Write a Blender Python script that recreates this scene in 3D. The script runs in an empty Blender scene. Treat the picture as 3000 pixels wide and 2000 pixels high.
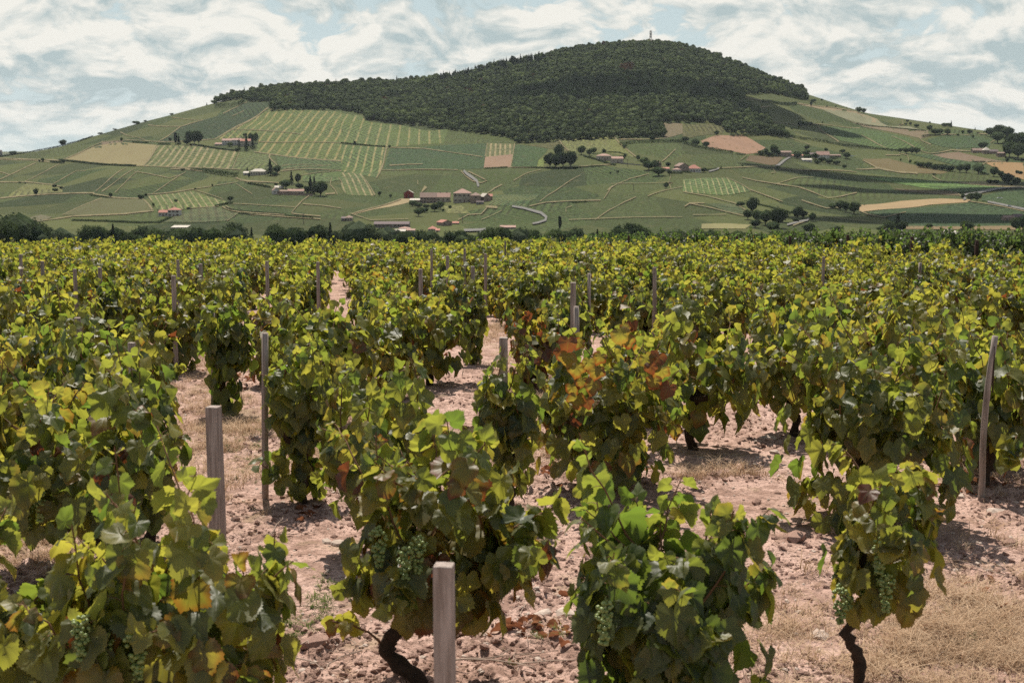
import bpy, math, random
import numpy as np
from mathutils import Vector, Matrix
from mathutils.geometry import delaunay_2d_cdt
R = math.radians
scene = bpy.context.scene
COL = scene.collection
# ---------------------------------------------------------------- camera, sky, sun, exposure
F = 4167.0
PITCH = math.atan(555 / F)
CH = 2.5
cam = bpy.data.cameras.new('camera')
cam.sensor_width = 36.0; cam.lens = 50.0; cam.clip_start = 0.1; cam.clip_end = 60000
cam.dof.use_dof = True; cam.dof.focus_distance = 16.0; cam.dof.aperture_fstop = 6.3
camo = bpy.data.objects.new('camera', cam); COL.objects.link(camo)
camo.location = (0, 0, CH); camo.rotation_euler = (math.pi / 2 - PITCH, 0, 0)
scene.camera = camo

SUN_EL, SUN_AZ = R(61), R(-10)          # azimuth from +Y (view direction) towards +X
world = bpy.data.worlds.new('World'); scene.world = world; world.use_nodes = True; world.cycles.sampling_method = 'MANUAL'; world.cycles.sample_map_resolution = 512
nt = world.node_tree; nt.nodes.clear()
class NG:
    """small helper to write node trees"""
    def __init__(s, nt): s.nt = nt
    def n(s, kind, **kw):
        nd = s.nt.nodes.new(kind)
        for k, v in kw.items():
            if k == 'inp':
                for i, x in v.items(): s.set(nd, i, x)
            else: setattr(nd, k, v)
        return nd
    def set(s, nd, i, x):
        sock = nd.inputs[i]
        if isinstance(x, bpy.types.NodeSocket): s.nt.links.new(x, sock)
        else: sock.default_value = x
    def m(s, op, a, b=None, c=None, clamp=False):
        nd = s.nt.nodes.new('ShaderNodeMath'); nd.operation = op; nd.use_clamp = clamp
        s.set(nd, 0, a)
        if b is not None: s.set(nd, 1, b)
        if c is not None: s.set(nd, 2, c)
        return nd.outputs[0]
    def vm(s, op, a, b=None, sc=None):
        nd = s.nt.nodes.new('ShaderNodeVectorMath'); nd.operation = op
        s.set(nd, 0, a)
        if b is not None: s.set(nd, 1, b)
        if sc is not None: s.set(nd, 3, sc)
        return nd.outputs['Value'] if op in ('DOT_PRODUCT', 'LENGTH', 'DISTANCE') else nd.outputs[0]
    def mix(s, f, a, b, bt='MIX'):
        nd = s.nt.nodes.new('ShaderNodeMix'); nd.data_type = 'RGBA'; nd.blend_type = bt
        s.set(nd, 0, f); s.set(nd, 6, c4(a)); s.set(nd, 7, c4(b))
        return nd.outputs[2]
    def noise(s, vec, scale, detail=2, rough=.5, dist=0, out=0, dim='3D'):
        nd = s.nt.nodes.new('ShaderNodeTexNoise'); nd.noise_dimensions = dim
        if vec is not None: s.set(nd, 'Vector', vec)
        nd.inputs['Scale'].default_value = scale; nd.inputs['Detail'].default_value = detail
        nd.inputs['Roughness'].default_value = rough; nd.inputs['Distortion'].default_value = dist
        return nd.outputs[out]
    def ss(s, x, lo, hi, a=0., b=1.):
        nd = s.nt.nodes.new('ShaderNodeMapRange'); nd.interpolation_type = 'SMOOTHSTEP'
        s.set(nd, 0, x); s.set(nd, 1, lo); s.set(nd, 2, hi); s.set(nd, 3, a); s.set(nd, 4, b)
        return nd.outputs[0]
    def comb(s, x, y, z):
        nd = s.nt.nodes.new('ShaderNodeCombineXYZ'); s.set(nd, 0, x); s.set(nd, 1, y); s.set(nd, 2, z); return nd.outputs[0]
    def sep(s, v):
        nd = s.nt.nodes.new('ShaderNodeSeparateXYZ'); s.set(nd, 0, v); return nd.outputs
def c4(c):
    if isinstance(c, bpy.types.NodeSocket): return c
    return (c[0], c[1], c[2], 1.0)

g = NG(nt)
sky = g.n('ShaderNodeTexSky', sky_type='NISHITA', sun_disc=False, sun_elevation=SUN_EL, sun_rotation=SUN_AZ, air_density=1.2, dust_density=2.0, ozone_density=1.0)
bg = g.n('ShaderNodeBackground', inp={0: sky.outputs[0], 1: 0.06})
# a broken deck of cumulus: flat cloud base seen in perspective, so it closes up towards the horizon
d = g.n('ShaderNodeTexCoord').outputs['Generated']
dx, dy, dz = g.sep(d)
el = g.m('ARCSINE', dz)
az = g.m('ARCTAN2', dx, dy)
zz = g.m('MAXIMUM', el, 0.0)
lin = g.m('POWER', g.m('ADD', zz, 0.006), 0.80)
def cl(up):
    L_ = lin if not up else g.m('POWER', g.m('ADD', zz, 0.006 + up), 0.80)
    v = g.comb(g.m('MULTIPLY', az, 11.0), g.m('MULTIPLY', L_, 17.0), 2.2)
    w = g.noise(v, 1.0, 3, .5, 0, 1, '2D')
    v2 = g.vm('ADD', v, g.vm('SCALE', g.vm('SUBTRACT', w, (.5, .5, .5)), sc=.8))
    vo = g.n('ShaderNodeTexVoronoi', feature='SMOOTH_F1', voronoi_dimensions='2D', inp={'Vector': v2, 'Scale': 1.5, 'Detail': 3.5, 'Roughness': .52, 'Lacunarity': 2.4, 'Smoothness': .35})
    vo.normalize = True
    puff = g.m('SUBTRACT', 1.0, g.m('MULTIPLY', vo.outputs['Distance'], 1.6))
    return g.m('ADD', g.m('MULTIPLY', g.noise(v2, .55, 3, .5, dim='2D'), .45), g.m('MULTIPLY', puff, .55))
n1 = cl(0); n2 = cl(.009)
mask = g.ss(n1, .345, .43)
hi = g.noise(g.comb(g.m('MULTIPLY', az, 5.0), g.m('MULTIPLY', lin, 17.), 9.), 1.0, 5, .55, dim='2D')
lit = g.m('ADD', g.m('MULTIPLY', g.m('SUBTRACT', n1, n2), 4.6), .74)
lit = g.m('SUBTRACT', lit, g.ss(hi, .49, .62, 0, .55), clamp=True)
ccol = g.mix(lit, (.345, .415, .42), (.68, .665, .61))
hz = g.mix(g.ss(el, 0.0, .14), (.47, .545, .545), (.41, .50, .52))
low = g.mix(mask, hz, ccol)
low = g.mix(g.ss(el, 0.0, .03, .5, 0.), low, (.55, .62, .61))
cb = g.n('ShaderNodeBackground', inp={0: low, 1: 1.0})
# the bank stands low over the horizon all round; overhead the sky opens
vis = g.ss(el, .14, .32, 1., 0.)
high = g.m('MULTIPLY', g.m('SUBTRACT', 1., vis), g.m('MULTIPLY', mask, .25))
mx = g.n('ShaderNodeMixShader', inp={0: g.m('ADD', vis, high, clamp=True), 1: bg.outputs[0], 2: cb.outputs[0]})
out = g.n('ShaderNodeOutputWorld', inp={0: mx.outputs[0]})

sl = bpy.data.lights.new('sun', 'SUN'); sl.energy = 5.0; sl.angle = R(.5); sl.color = (1, .93, .82)
so = bpy.data.objects.new('sun', sl); COL.objects.link(so)
SUNV = Vector((math.sin(SUN_AZ) * math.cos(SUN_EL), math.cos(SUN_AZ) * math.cos(SUN_EL), math.sin(SUN_EL)))
so.rotation_euler = SUNV.to_track_quat('Z', 'Y').to_euler()
so.location = (0, 0, 50)
scene.view_settings.view_transform = 'Standard'; scene.view_settings.look = 'None'
scene.view_settings.exposure = 0.4; scene.view_settings.gamma = 1.0
cy = scene.cycles
cy.max_bounces = 8; cy.diffuse_bounces = 5; cy.glossy_bounces = 2; cy.transmission_bounces = 4; cy.volume_bounces = 0
cy.transparent_max_bounces = 6; cy.caustics_reflective = False; cy.caustics_refractive = False
cy.use_denoising = False

# ---------------------------------------------------------------- mesh helpers
def mesh_np(name, V, faces_flat, counts, mats=(), smooth=False, midx=None):
    me = bpy.data.meshes.new(name)
    V = np.asarray(V, dtype=np.float32); ff = np.asarray(faces_flat, dtype=np.int32); cn = np.asarray(counts, dtype=np.int32)
    me.vertices.add(len(V)); me.vertices.foreach_set('co', V.ravel())
    me.loops.add(len(ff)); me.loops.foreach_set('vertex_index', ff)
    me.polygons.add(len(cn)); st = np.zeros(len(cn), dtype=np.int32); st[1:] = np.cumsum(cn)[:-1]
    me.polygons.foreach_set('loop_start', st)
    for m in mats: me.materials.append(m)
    if midx is not None: me.polygons.foreach_set('material_index', np.asarray(midx, dtype=np.int32))
    me.polygons.foreach_set('use_smooth', np.full(len(cn), bool(smooth)))
    me.update(calc_edges=True)
    return me
def vattr(me, name, arr, typ='FLOAT_COLOR'):
    a = me.attributes.new(name, typ, 'POINT')
    a.data.foreach_set({'FLOAT_COLOR': 'color', 'FLOAT': 'value', 'FLOAT_VECTOR': 'vector'}[typ], np.asarray(arr, dtype=np.float32).ravel())
def link(name, me, parent=None, loc=None, rz=None):
    o = bpy.data.objects.new(name, me); COL.objects.link(o)
    if parent is not None: o.parent = parent
    if loc is not None: o.location = loc
    if rz is not None: o.rotation_euler = (0, 0, rz)
    return o
def tag(o, label=None, cat=None, group=None, kind=None):
    if label: o['label'] = label
    if cat: o['category'] = cat
    if group: o['group'] = group
    if kind: o['kind'] = kind
    return o
def empty(name, loc, rz=0, label=None, cat=None, group=None):
    o = bpy.data.objects.new(name, None); COL.objects.link(o); o.location = loc; o.rotation_euler = (0, 0, rz)
    o.empty_display_size = .1
    return tag(o, label, cat, group)
class MB:
    """collects boxes, tubes, balls into one mesh"""
    def __init__(s): s.v = []; s.f = []; s.mi = []
    def add(s, V, Fc, mi=0):
        o = len(s.v); s.v += [tuple(p) for p in V]; s.f += [tuple(i + o for i in f) for f in Fc]; s.mi += [mi] * len(Fc)
    def box(s, c, d, rz=0, mi=0, taper=1.0):
        cx, cy_, cz = c; hx, hy, hz = d[0] / 2, d[1] / 2, d[2] / 2; ca, sa = math.cos(rz), math.sin(rz); V = []
        for z in (-1, 1):
            k = taper if z > 0 else 1.
            for x, y in ((-1, -1), (1, -1), (1, 1), (-1, 1)):
                X, Y = x * hx * k, y * hy * k
                V.append((cx + X * ca - Y * sa, cy_ + X * sa + Y * ca, cz + z * hz))
        s.add(V, [(3, 2, 1, 0), (4, 5, 6, 7), (0, 1, 5, 4), (1, 2, 6, 5), (2, 3, 7, 6), (3, 0, 4, 7)], mi)
    def tube(s, pts, rad, n=6, mi=0, jit=0, rnd=None, cap=True):
        pts = [Vector(p) for p in pts]; V = []; prev = None
        for i, p in enumerate(pts):
            t = (pts[min(i + 1, len(pts) - 1)] - pts[max(i - 1, 0)]); t = t.normalized() if t.length > 1e-9 else Vector((0, 0, 1))
            a = Vector((1, 0, 0)) if prev is None else prev
            a = (a - t * a.dot(t)); a = a.normalized() if a.length > 1e-4 else t.orthogonal().normalized()
            prev = a; b = t.cross(a); r = rad[i] if hasattr(rad, '__len__') else rad
            for k in range(n):
                q = 2 * math.pi * k / n; rr = r * (1 + (rnd.uniform(-jit, jit) if rnd else 0))
                V.append(p + a * (math.cos(q) * rr) + b * (math.sin(q) * rr))
        Fc = [(i * n + k, i * n + (k + 1) % n, (i + 1) * n + (k + 1) % n, (i + 1) * n + k) for i in range(len(pts) - 1) for k in range(n)]
        if cap: Fc.append(tuple(range(n))[::-1]); Fc.append(tuple(range((len(pts) - 1) * n, len(pts) * n)))
        s.add(V, Fc, mi)
    def mesh(s, name, mats, smooth=False):
        me = bpy.data.meshes.new(name); me.from_pydata([tuple(v) for v in s.v], [], s.f)
        for m in mats: me.materials.append(m)
        me.polygons.foreach_set('material_index', s.mi)
        me.polygons.foreach_set('use_smooth', [smooth] * len(s.f)); me.update(); return me

def newmat(name):
    m = bpy.data.materials.new(name); m.use_nodes = True; m.node_tree.nodes.clear()
    g = NG(m.node_tree); o = g.n('ShaderNodeOutputMaterial'); return m, g, o
def simple(name, col, rough=.8, var=.12, scale=3., spec=.2, bump=0.):
    m, g, o = newmat(name)
    P = g.n('ShaderNodeTexCoord').outputs['Object']
    n = g.noise(P, scale, 4, .6)
    c = g.mix(n, tuple(x * (1 - var * 1.6) for x in col), tuple(min(1, x * (1 + var * 1.6)) for x in col))
    b = g.n('ShaderNodeBsdfPrincipled', inp={'Base Color': c, 'Roughness': rough, 'Specular IOR Level': spec})
    if bump:
        bp = g.n('ShaderNodeBump', inp={'Strength': .8, 'Distance': bump, 'Height': n}); g.set(b, 'Normal', bp.outputs[0])
    g.set(o, 0, b.outputs[0]); return m

# ---------------------------------------------------------------- the lie of the land
CT, ST = math.cos(PITCH), math.sin(PITCH)
def ray(px, py):
    """photo pixel (3000 wide) -> (X/Y, dz/Y)"""
    v = 1000 - py; yc = F * CT + v * ST
    return (px - 1500) / yc, (v * CT - F * ST) / yc
Z1 = lambda x, y: (x / 2.352, 200 + y / 2.352)
Z2 = lambda x, y: (1000 + x / 2.34, 50 + y / 2.34)
Z3 = lambda x, y: (2000 + x / 2.352, 200 + y / 2.352)
A1 = lambda x, y: (x / 4.704, 400 + y / 4.704)
A2 = lambda x, y: (500 + x / 4.238, 350 + y / 4.238)
A3 = lambda x, y: (1000 + x / 4.704, 600 + y / 4.704)
A4 = lambda x, y: (1600 + x / 4.704, 400 + y / 4.704)
A5 = lambda x, y: (2200 + x / 5.88, 400 + y / 5.88)
A6 = lambda x, y: (2500 + x / 4.02, 330 + y / 4.02)
RIDGE = [(-1600, 560), (-900, 540), (-400, 505), (0, 459), (60, 452), (170, 432), (293, 394), (425, 356), (510, 335), (604, 309), (640, 299), (700, 283), (800, 262), (1000, 254), (1200, 245), (1330, 228), (1460, 196), (1600, 168),
         (1700, 148), (1790, 136), (1910, 131), (2000, 141), (2090, 168), (2180, 203), (2270, 239), (2357, 273), (2468, 310), (2540, 332), (2630, 345), (2723, 359), (2800, 371), (2884, 383), (3000, 397), (3300, 425), (3800, 470), (4600, 520)]
ra = np.array([ray(x, y)[0] for x, y in RIDGE]); rt = np.array([ray(x, y)[1] for x, y in RIDGE])
DRP = [(-1600, 2000), (-400, 2150), (0, 2250), (640, 2600), (1300, 2850), (1900, 3000), (2350, 2800), (3000, 2350), (3800, 2100), (4600, 2000)]
da = np.array([(x - 1500) / 4230 for x, y in DRP]); dd = np.array([float(y) for x, y in DRP])
def smooth_interp(a, xa, ya, h):
    return (np.interp(a - h, xa, ya) + 2 * np.interp(a, xa, ya) + np.interp(a + h, xa, ya)) / 4
YB = 950.0
TB = ray(1500, 728)[1]
ZB = CH + YB * TB
PW = 1.10
Z60 = -1.1 * (62 / 40) ** 2; SL = (ZB - Z60) / (YB - 62)
def H(X, Y):
    X = np.asarray(X, dtype=np.float64); Y = np.asarray(Y, dtype=np.float64)
    Ys = np.maximum(Y, 1.0); a = np.clip(X / Ys, -.75, .75)
    near = -1.1 * (np.clip(Y, 0, 62) / 40) ** 2
    tr = smooth_interp(a, ra, rt, .004); Dr = smooth_interp(a, da, dd, .03)
    u = np.clip((Y - YB) / (Dr - YB), 0, 1) ** (1 / PW)
    gg = 1 - (1 - u) ** 1.25
    zh = CH + Y * (TB + (tr - TB) * gg)
    zr = CH + Dr * tr; q = np.maximum(Y - Dr, 0)
    zb = zr + tr * q - q * q / 2600
    base = -66.0
    k = 14.0
    zb = base + k * np.log1p(np.exp(np.clip((zb - base) / k, -40, 40)))
    z = np.where(Y < 62, near, np.where(Y < YB, Z60 + SL * (Y - 62), np.where(Y < Dr, zh, zb + (zr - (base + k * np.log1p(np.exp(np.clip((zr - base) / k, -40, 40))))))))
    und = np.sin(X / 61 + 1.3 * np.sin(Y / 143)) * np.sin(Y / 97 + .9 * np.sin(X / 120)) + .5 * np.sin(X / 27 + Y / 39)
    w = np.clip((Y - 1050) / 400, 0, 1) * np.clip((Dr - Y) / 250, 0, 1)
    return z + und * 2.2 * w
def hit(px, py, lift=0.0):
    """where the line of sight through a photo pixel meets the hillside"""
    a, t = ray(px, py)
    tr = float(smooth_interp(np.array(a), ra, rt, .004)); Dr = float(smooth_interp(np.array(a), da, dd, .03))
    gg = min(max((t - TB) / (tr - TB), 0.0), .9995)
    u = 1 - (1 - gg) ** .8
    Y = YB + (Dr - YB) * u ** PW
    X = a * Y
    return Vector((X, Y, float(H(X, Y)) + lift))
def near_hit(px, py):
    a, t = ray(px, py); Y = 6.0
    for _ in range(60):
        Y = (float(H(0, Y)) - CH) / t if t < 0 else 60
        Y = min(max(Y, 3), 62)
    return Vector((a * Y, Y, float(H(a * Y, Y))))
def vnoise(x, y, seed=0):
    xi = np.floor(x).astype(np.int64); yi = np.floor(y).astype(np.int64); fx = x - xi; fy = y - yi
    fx = fx * fx * (3 - 2 * fx); fy = fy * fy * (3 - 2 * fy)
    def h(a, b):
        n = (a * 374761393 + b * 668265263 + seed * 1442695041) & 0xffffffff
        n = ((n ^ (n >> 13)) * 1274126177) & 0xffffffff
        return ((n ^ (n >> 16)) & 0xffff) / 65535.0
    return (h(xi, yi) * (1 - fx) + h(xi + 1, yi) * fx) * (1 - fy) + (h(xi, yi + 1) * (1 - fx) + h(xi + 1, yi + 1) * fx) * fy
def fbm(x, y, octv=4, seed=0):
    s = 0; a = .5; t = 0
    for i in range(octv):
        s = s + a * vnoise(x * 2 ** i, y * 2 ** i, seed + i * 7); t += a; a *= .55
    return s / t
def grid_mesh(name, X, Y, Z, mats, smooth=True):
    r, c = X.shape; V = np.stack([X, Y, Z], -1).reshape(-1, 3)
    i = (np.arange(r - 1)[:, None] * c + np.arange(c - 1)[None, :]).ravel()
    Fc = np.stack([i, i + 1, i + c + 1, i + c], -1)
    return mesh_np(name, V, Fc.ravel(), np.full(len(Fc), 4), mats, smooth)
def ground_detail(X, Y):
    """clods, furrow crests and wheel ruts of the vineyard soil, metres"""
    f = np.clip(1 - (Y - 30) / 20, 0, 1)
    rut = .045 * (fbm(X * .9 + 3, Y * .55, 3, 5) - .5)
    cl = .075 * np.maximum(fbm(X * 7, Y * 7, 4, 11) - .50, 0) * 2.2 + .030 * (fbm(X * 19, Y * 19, 2, 3) - .5)
    m = np.clip((fbm(X * .8, Y * .8, 2, 21) - .38) * 5, .15, 1)
    return (rut + cl * m) * f
def HN(X, Y): return H(X, Y) + ground_detail(np.asarray(X, float), np.asarray(Y, float))
# ---------------------------------------------------------------- materials of the land
def soil_material():
    m, g, o = newmat('sandy_soil')
    P = g.n('ShaderNodeNewGeometry').outputs['Position']
    n1 = g.noise(P, .55, 4, .6); n2 = g.noise(P, 7., 5, .65); n3 = g.noise(P, 38., 4, .7); n4 = g.noise(P, 1.7, 3, .6)
    c = g.mix(g.ss(n1, .35, .65), (.57, .39, .325), (.48, .315, .255))
    c = g.mix(g.ss(n2, .42, .62, 0, .75), c, (.235, .14, .105))
    c = g.mix(g.ss(n3, .50, .62, 0, .8), c, (.15, .098, .075))
    c = g.mix(g.ss(n3, .25, .42, .5, 0), c, (.62, .48, .40))
    c = g.mix(g.ss(n4, .56, .70, 0, .4), c, (.31, .25, .14))
    h = g.m('ADD', g.m('MULTIPLY', n2, .6), g.m('MULTIPLY', n3, .5))
    bp = g.n('ShaderNodeBump', inp={'Strength': 1.0, 'Distance': .05, 'Height': h})
    b = g.n('ShaderNodeBsdfPrincipled', inp={'Base Color': c, 'Roughness': .95, 'Specular IOR Level': .1, 'Normal': bp.outputs[0]})
    g.set(o, 0, b.outputs[0]); return m
def hill_green(name, green, dry=(.14, .12, .055), amt=.18, n_speck=.28, stripe=None, stripe_col=None, light=None, plots=False, bumpd=1.2, fine=None):
    """vine rows seen from far: leaf mass with soil showing between; stripe=(nx,ny,period,width,offset) in metres"""
    m, g, o = newmat(name)
    P = g.n('ShaderNodeNewGeometry').outputs['Position']
    Ps = g.vm('MULTIPLY', P, (1, .45, 0))
    a = g.noise(Ps, .30, 4, .75); b_ = g.noise(Ps, .018, 3, .55); c_ = g.noise(Ps, .10, 3, .6)
    lg = light or tuple(min(1, x * 1.75 + .006) for x in green)
    dk = tuple(x * .42 for x in green)
    c = g.mix(g.ss(a, .38, .62), dk, lg)
    c = g.mix(g.ss(b_, .40, .66, 0, .5), c, tuple(x * 1.25 for x in green[:2]) + (green[2] * .9,))
    voc = g.n('ShaderNodeTexVoronoi', feature='F1', inp={'Vector': g.vm('MULTIPLY', P, (1, .6, 0)), 'Scale': .011})
    an = g.m('MULTIPLY', g.m('SUBTRACT', g.sep(voc.outputs['Color'])[2], .5), 2.0); px_, py_, pz_ = g.sep(P)
    rw = g.m('ADD', g.m('MULTIPLY', px_, g.m('COSINE', an)), g.m('MULTIPLY', py_, g.m('SINE', an)))
    rw = g.m('ABSOLUTE', g.m('SUBTRACT', g.m('FRACT', g.m('DIVIDE', rw, 7.0)), .5))
    c = g.mix(g.m('MULTIPLY', g.ss(rw, .22, .42), g.ss(c_, .30, .6, .35, .95)), c, tuple(x * .42 for x in green))
    if plots:
        vo = g.n('ShaderNodeTexVoronoi', feature='F1', inp={'Vector': g.vm('MULTIPLY', P, (1, .6, 0)), 'Scale': .0125})
        r = g.sep(vo.outputs['Color'])
        c = g.mix(g.m('MULTIPLY', r[0], .75), c, tuple(x * .40 for x in green))
        c = g.mix(g.m('MULTIPLY', r[1], .6), c, (.095, .100, .030))
    c = g.mix(g.m('MULTIPLY', g.ss(c_, .50, .72), amt), c, dry)
    c = g.mix(g.ss(a, .62, .78, 0, n_speck), c, dry)
    if fine:
        s = g.m('FRACT', g.m('DIVIDE', g.vm('DOT_PRODUCT', P, (fine[0], fine[1], 0)), fine[2]))
        s = g.ss(g.m('ABSOLUTE', g.m('SUBTRACT', s, .5)), .20, .38)
        c = g.mix(g.m('MULTIPLY', s, fine[3]), c, stripe_col or dry)
    if stripe:
        q = g.m('ADD', g.vm('DOT_PRODUCT', P, (stripe[0], stripe[1], 0)), stripe[4])
        q = g.m('ADD', q, g.m('MULTIPLY', g.noise(P, .06, 2, .5), stripe[2] * .12))
        s = g.m('ABSOLUTE', g.m('SUBTRACT', g.m('FRACT', g.m('DIVIDE', q, stripe[2])), .5))
        w = stripe[3] / stripe[2] * .5
        s = g.ss(s, w * .6, w * 1.25, 1., 0.)
        s = g.m('MULTIPLY', s, g.ss(g.noise(P, .035, 4, .7), .34, .60, .12, .85))
        c = g.mix(s, c, stripe_col or dry)
    bp = g.n('ShaderNodeBump', inp={'Strength': .6, 'Distance': bumpd, 'Height': a})
    b = g.n('ShaderNodeBsdfPrincipled', inp={'Base Color': c, 'Roughness': .9, 'Specular IOR Level': .08, 'Normal': bp.outputs[0]})
    g.set(o, 0, b.outputs[0]); return m
def bare(name, col, col2, sc=.12, dots=None, k=.62):
    col = tuple(x * k for x in col); col2 = tuple(x * k for x in col2)
    m, g, o = newmat(name)
    P = g.n('ShaderNodeNewGeometry').outputs['Position']; Ps = g.vm('MULTIPLY', P, (1, .4, 0))
    a = g.noise(Ps, sc * 4, 4, .7); b_ = g.noise(Ps, sc * .35, 3, .6)
    c = g.mix(g.ss(a, .36, .66), col, col2); c = g.mix(g.ss(b_, .45, .7, 0, .5), c, tuple(x * .72 for x in col))
    if dots:
        vo = g.n('ShaderNodeTexVoronoi', feature='F1', inp={'Vector': g.vm('MULTIPLY', P, (1, .55, 0)), 'Scale': dots})
        c = g.mix(g.ss(vo.outputs['Distance'], .12, .2, .85, 0), c, (.05, .055, .02))
    b = g.n('ShaderNodeBsdfPrincipled', inp={'Base Color': c, 'Roughness': .95, 'Specular IOR Level': .05})
    g.set(o, 0, b.outputs[0]); return m
GREEN = (.034, .053, .013); DKG = (.021, .036, .012); LTG = (.046, .061, .015); OLV = (.062, .062, .022)
TAN = (.24, .19, .105)
SOIL = soil_material()
# near ground
rs = np.concatenate([np.array([-8, -3, 0, 2, 3.5]), 4.6 * np.exp(np.linspace(0, math.log(62 / 4.6), 560))])
cs = np.concatenate([np.linspace(-1.1, -.36, 12), np.linspace(-.35, .35, 560), np.linspace(.36, 1.1, 12)])
Yg = np.repeat(rs[:, None], len(cs), 1); Xg = cs[None, :] * (Yg + 11)
Zg = HN(Xg, Yg)
tag(link('ground', grid_mesh('ground', Xg, Yg, Zg, [SOIL])), kind='structure')
# hillside
rs = np.concatenate([np.linspace(62, 950, 60), np.linspace(958, 3050, 380)[0:], np.linspace(3080, 6500, 60)])
cs = np.concatenate([np.linspace(-.75, -.44, 30), np.linspace(-.435, .435, 420), np.linspace(.44, .75, 30)])
Yg = np.repeat(rs[:, None], len(cs), 1); Xg = cs[None, :] * Yg
HILLM = hill_green('hillside_vines', GREEN, plots=True)
ter = tag(link('hillside', grid_mesh('hillside', Xg, Yg, H(Xg, Yg), [HILLM])), kind='structure')
# the plain behind, out to the horizon, and the faint hills on it
rs = np.array([6500, 7000, 7600, 8200.]); Yg = np.repeat(rs[:, None], 40, 1); cs = np.linspace(-1.2, 1.2, 40); Xg = cs[None, :] * Yg
PL = hill_green('far_plain_fields', (0.061, 0.075, 0.034), plots=True)
tag(link('plain', grid_mesh('plain', Xg, Yg, np.full_like(Xg, -66.0), [PL])), kind='structure')
xs = np.linspace(-9000, 9000, 90); pr = np.linspace(0, 1, 9)
Xg = np.repeat(xs[None, :], 9, 0); Yg = 7300 + pr[:, None] * 850 + 0 * Xg
Zg = -67 + np.sin(np.pi * pr)[:, None] * (72 + 9 * np.sin(xs / 900)[None, :] + 5 * np.sin(xs / 370 + 1)[None, :])
tag(link('distant_hills', grid_mesh('distant_hills', Xg, Yg, Zg, [PL])), kind='structure')

# ---------------------------------------------------------------- fields draped on the hillside
def drape(name, poly, mat, lift=.6, step=13, rnd_edge=0):
    pts = []; n = len(poly)
    for i in range(n):
        p, q = poly[i], poly[(i + 1) % n]; L = math.dist(p, q); k = max(1, int(L / step))
        pts += [(p[0] + (q[0] - p[0]) * j / k, p[1] + (q[1] - p[1]) * j / k) for j in range(k)]
    nb = len(pts); xs = [p[0] for p in pts]; ys = [p[1] for p in pts]
    def inside(x, y):
        c = False; j = nb - 1
        for i in range(nb):
            if (ys[i] > y) != (ys[j] > y) and x < (xs[j] - xs[i]) * (y - ys[i]) / (ys[j] - ys[i]) + xs[i]: c = not c
            j = i
        return c
    st_y = step * .45
    x = min(xs) + step / 2
    while x < max(xs):
        y = min(ys) + st_y / 2
        while y < max(ys):
            if inside(x, y) and min((x - a) ** 2 + ((y - b) * 2) ** 2 for a, b in zip(xs, ys)) > (step * .4) ** 2: pts.append((x, y))
            y += st_y
        x += step
    res = delaunay_2d_cdt([Vector(p) for p in pts], [], [list(range(nb))], 1, 1e-4)
    V = [hit(p.x, p.y, lift) for p in res[0]]
    me = bpy.data.meshes.new(name); me.from_pydata(V, [], [list(f) for f in res[2]])
    me.materials.append(mat); me.polygons.foreach_set('use_smooth', [True] * len(me.polygons)); me.update()
    o = link(name, me); return tag(o, kind='structure')
def conv(fn, pts): return [fn(*p) for p in pts]
def stripe_from(fn, a, b, c, width, rel=1.0):
    """stripes run from a to b; c lies on the next stripe"""
    A, B, C = (hit(*fn(*p)) for p in (a, b, c))
    dx_, dy_ = B.x - A.x, B.y - A.y; L = math.hypot(dx_, dy_); nx, ny = -dy_ / L, dx_ / L
    per = abs((C.x - A.x) * nx + (C.y - A.y) * ny) / rel
    return (nx, ny, per, width * per, -(A.x * nx + A.y * ny) + per / 2)
TANM = bare('dry_field', (.33, .265, .145), (.24, .225, .105))
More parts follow.
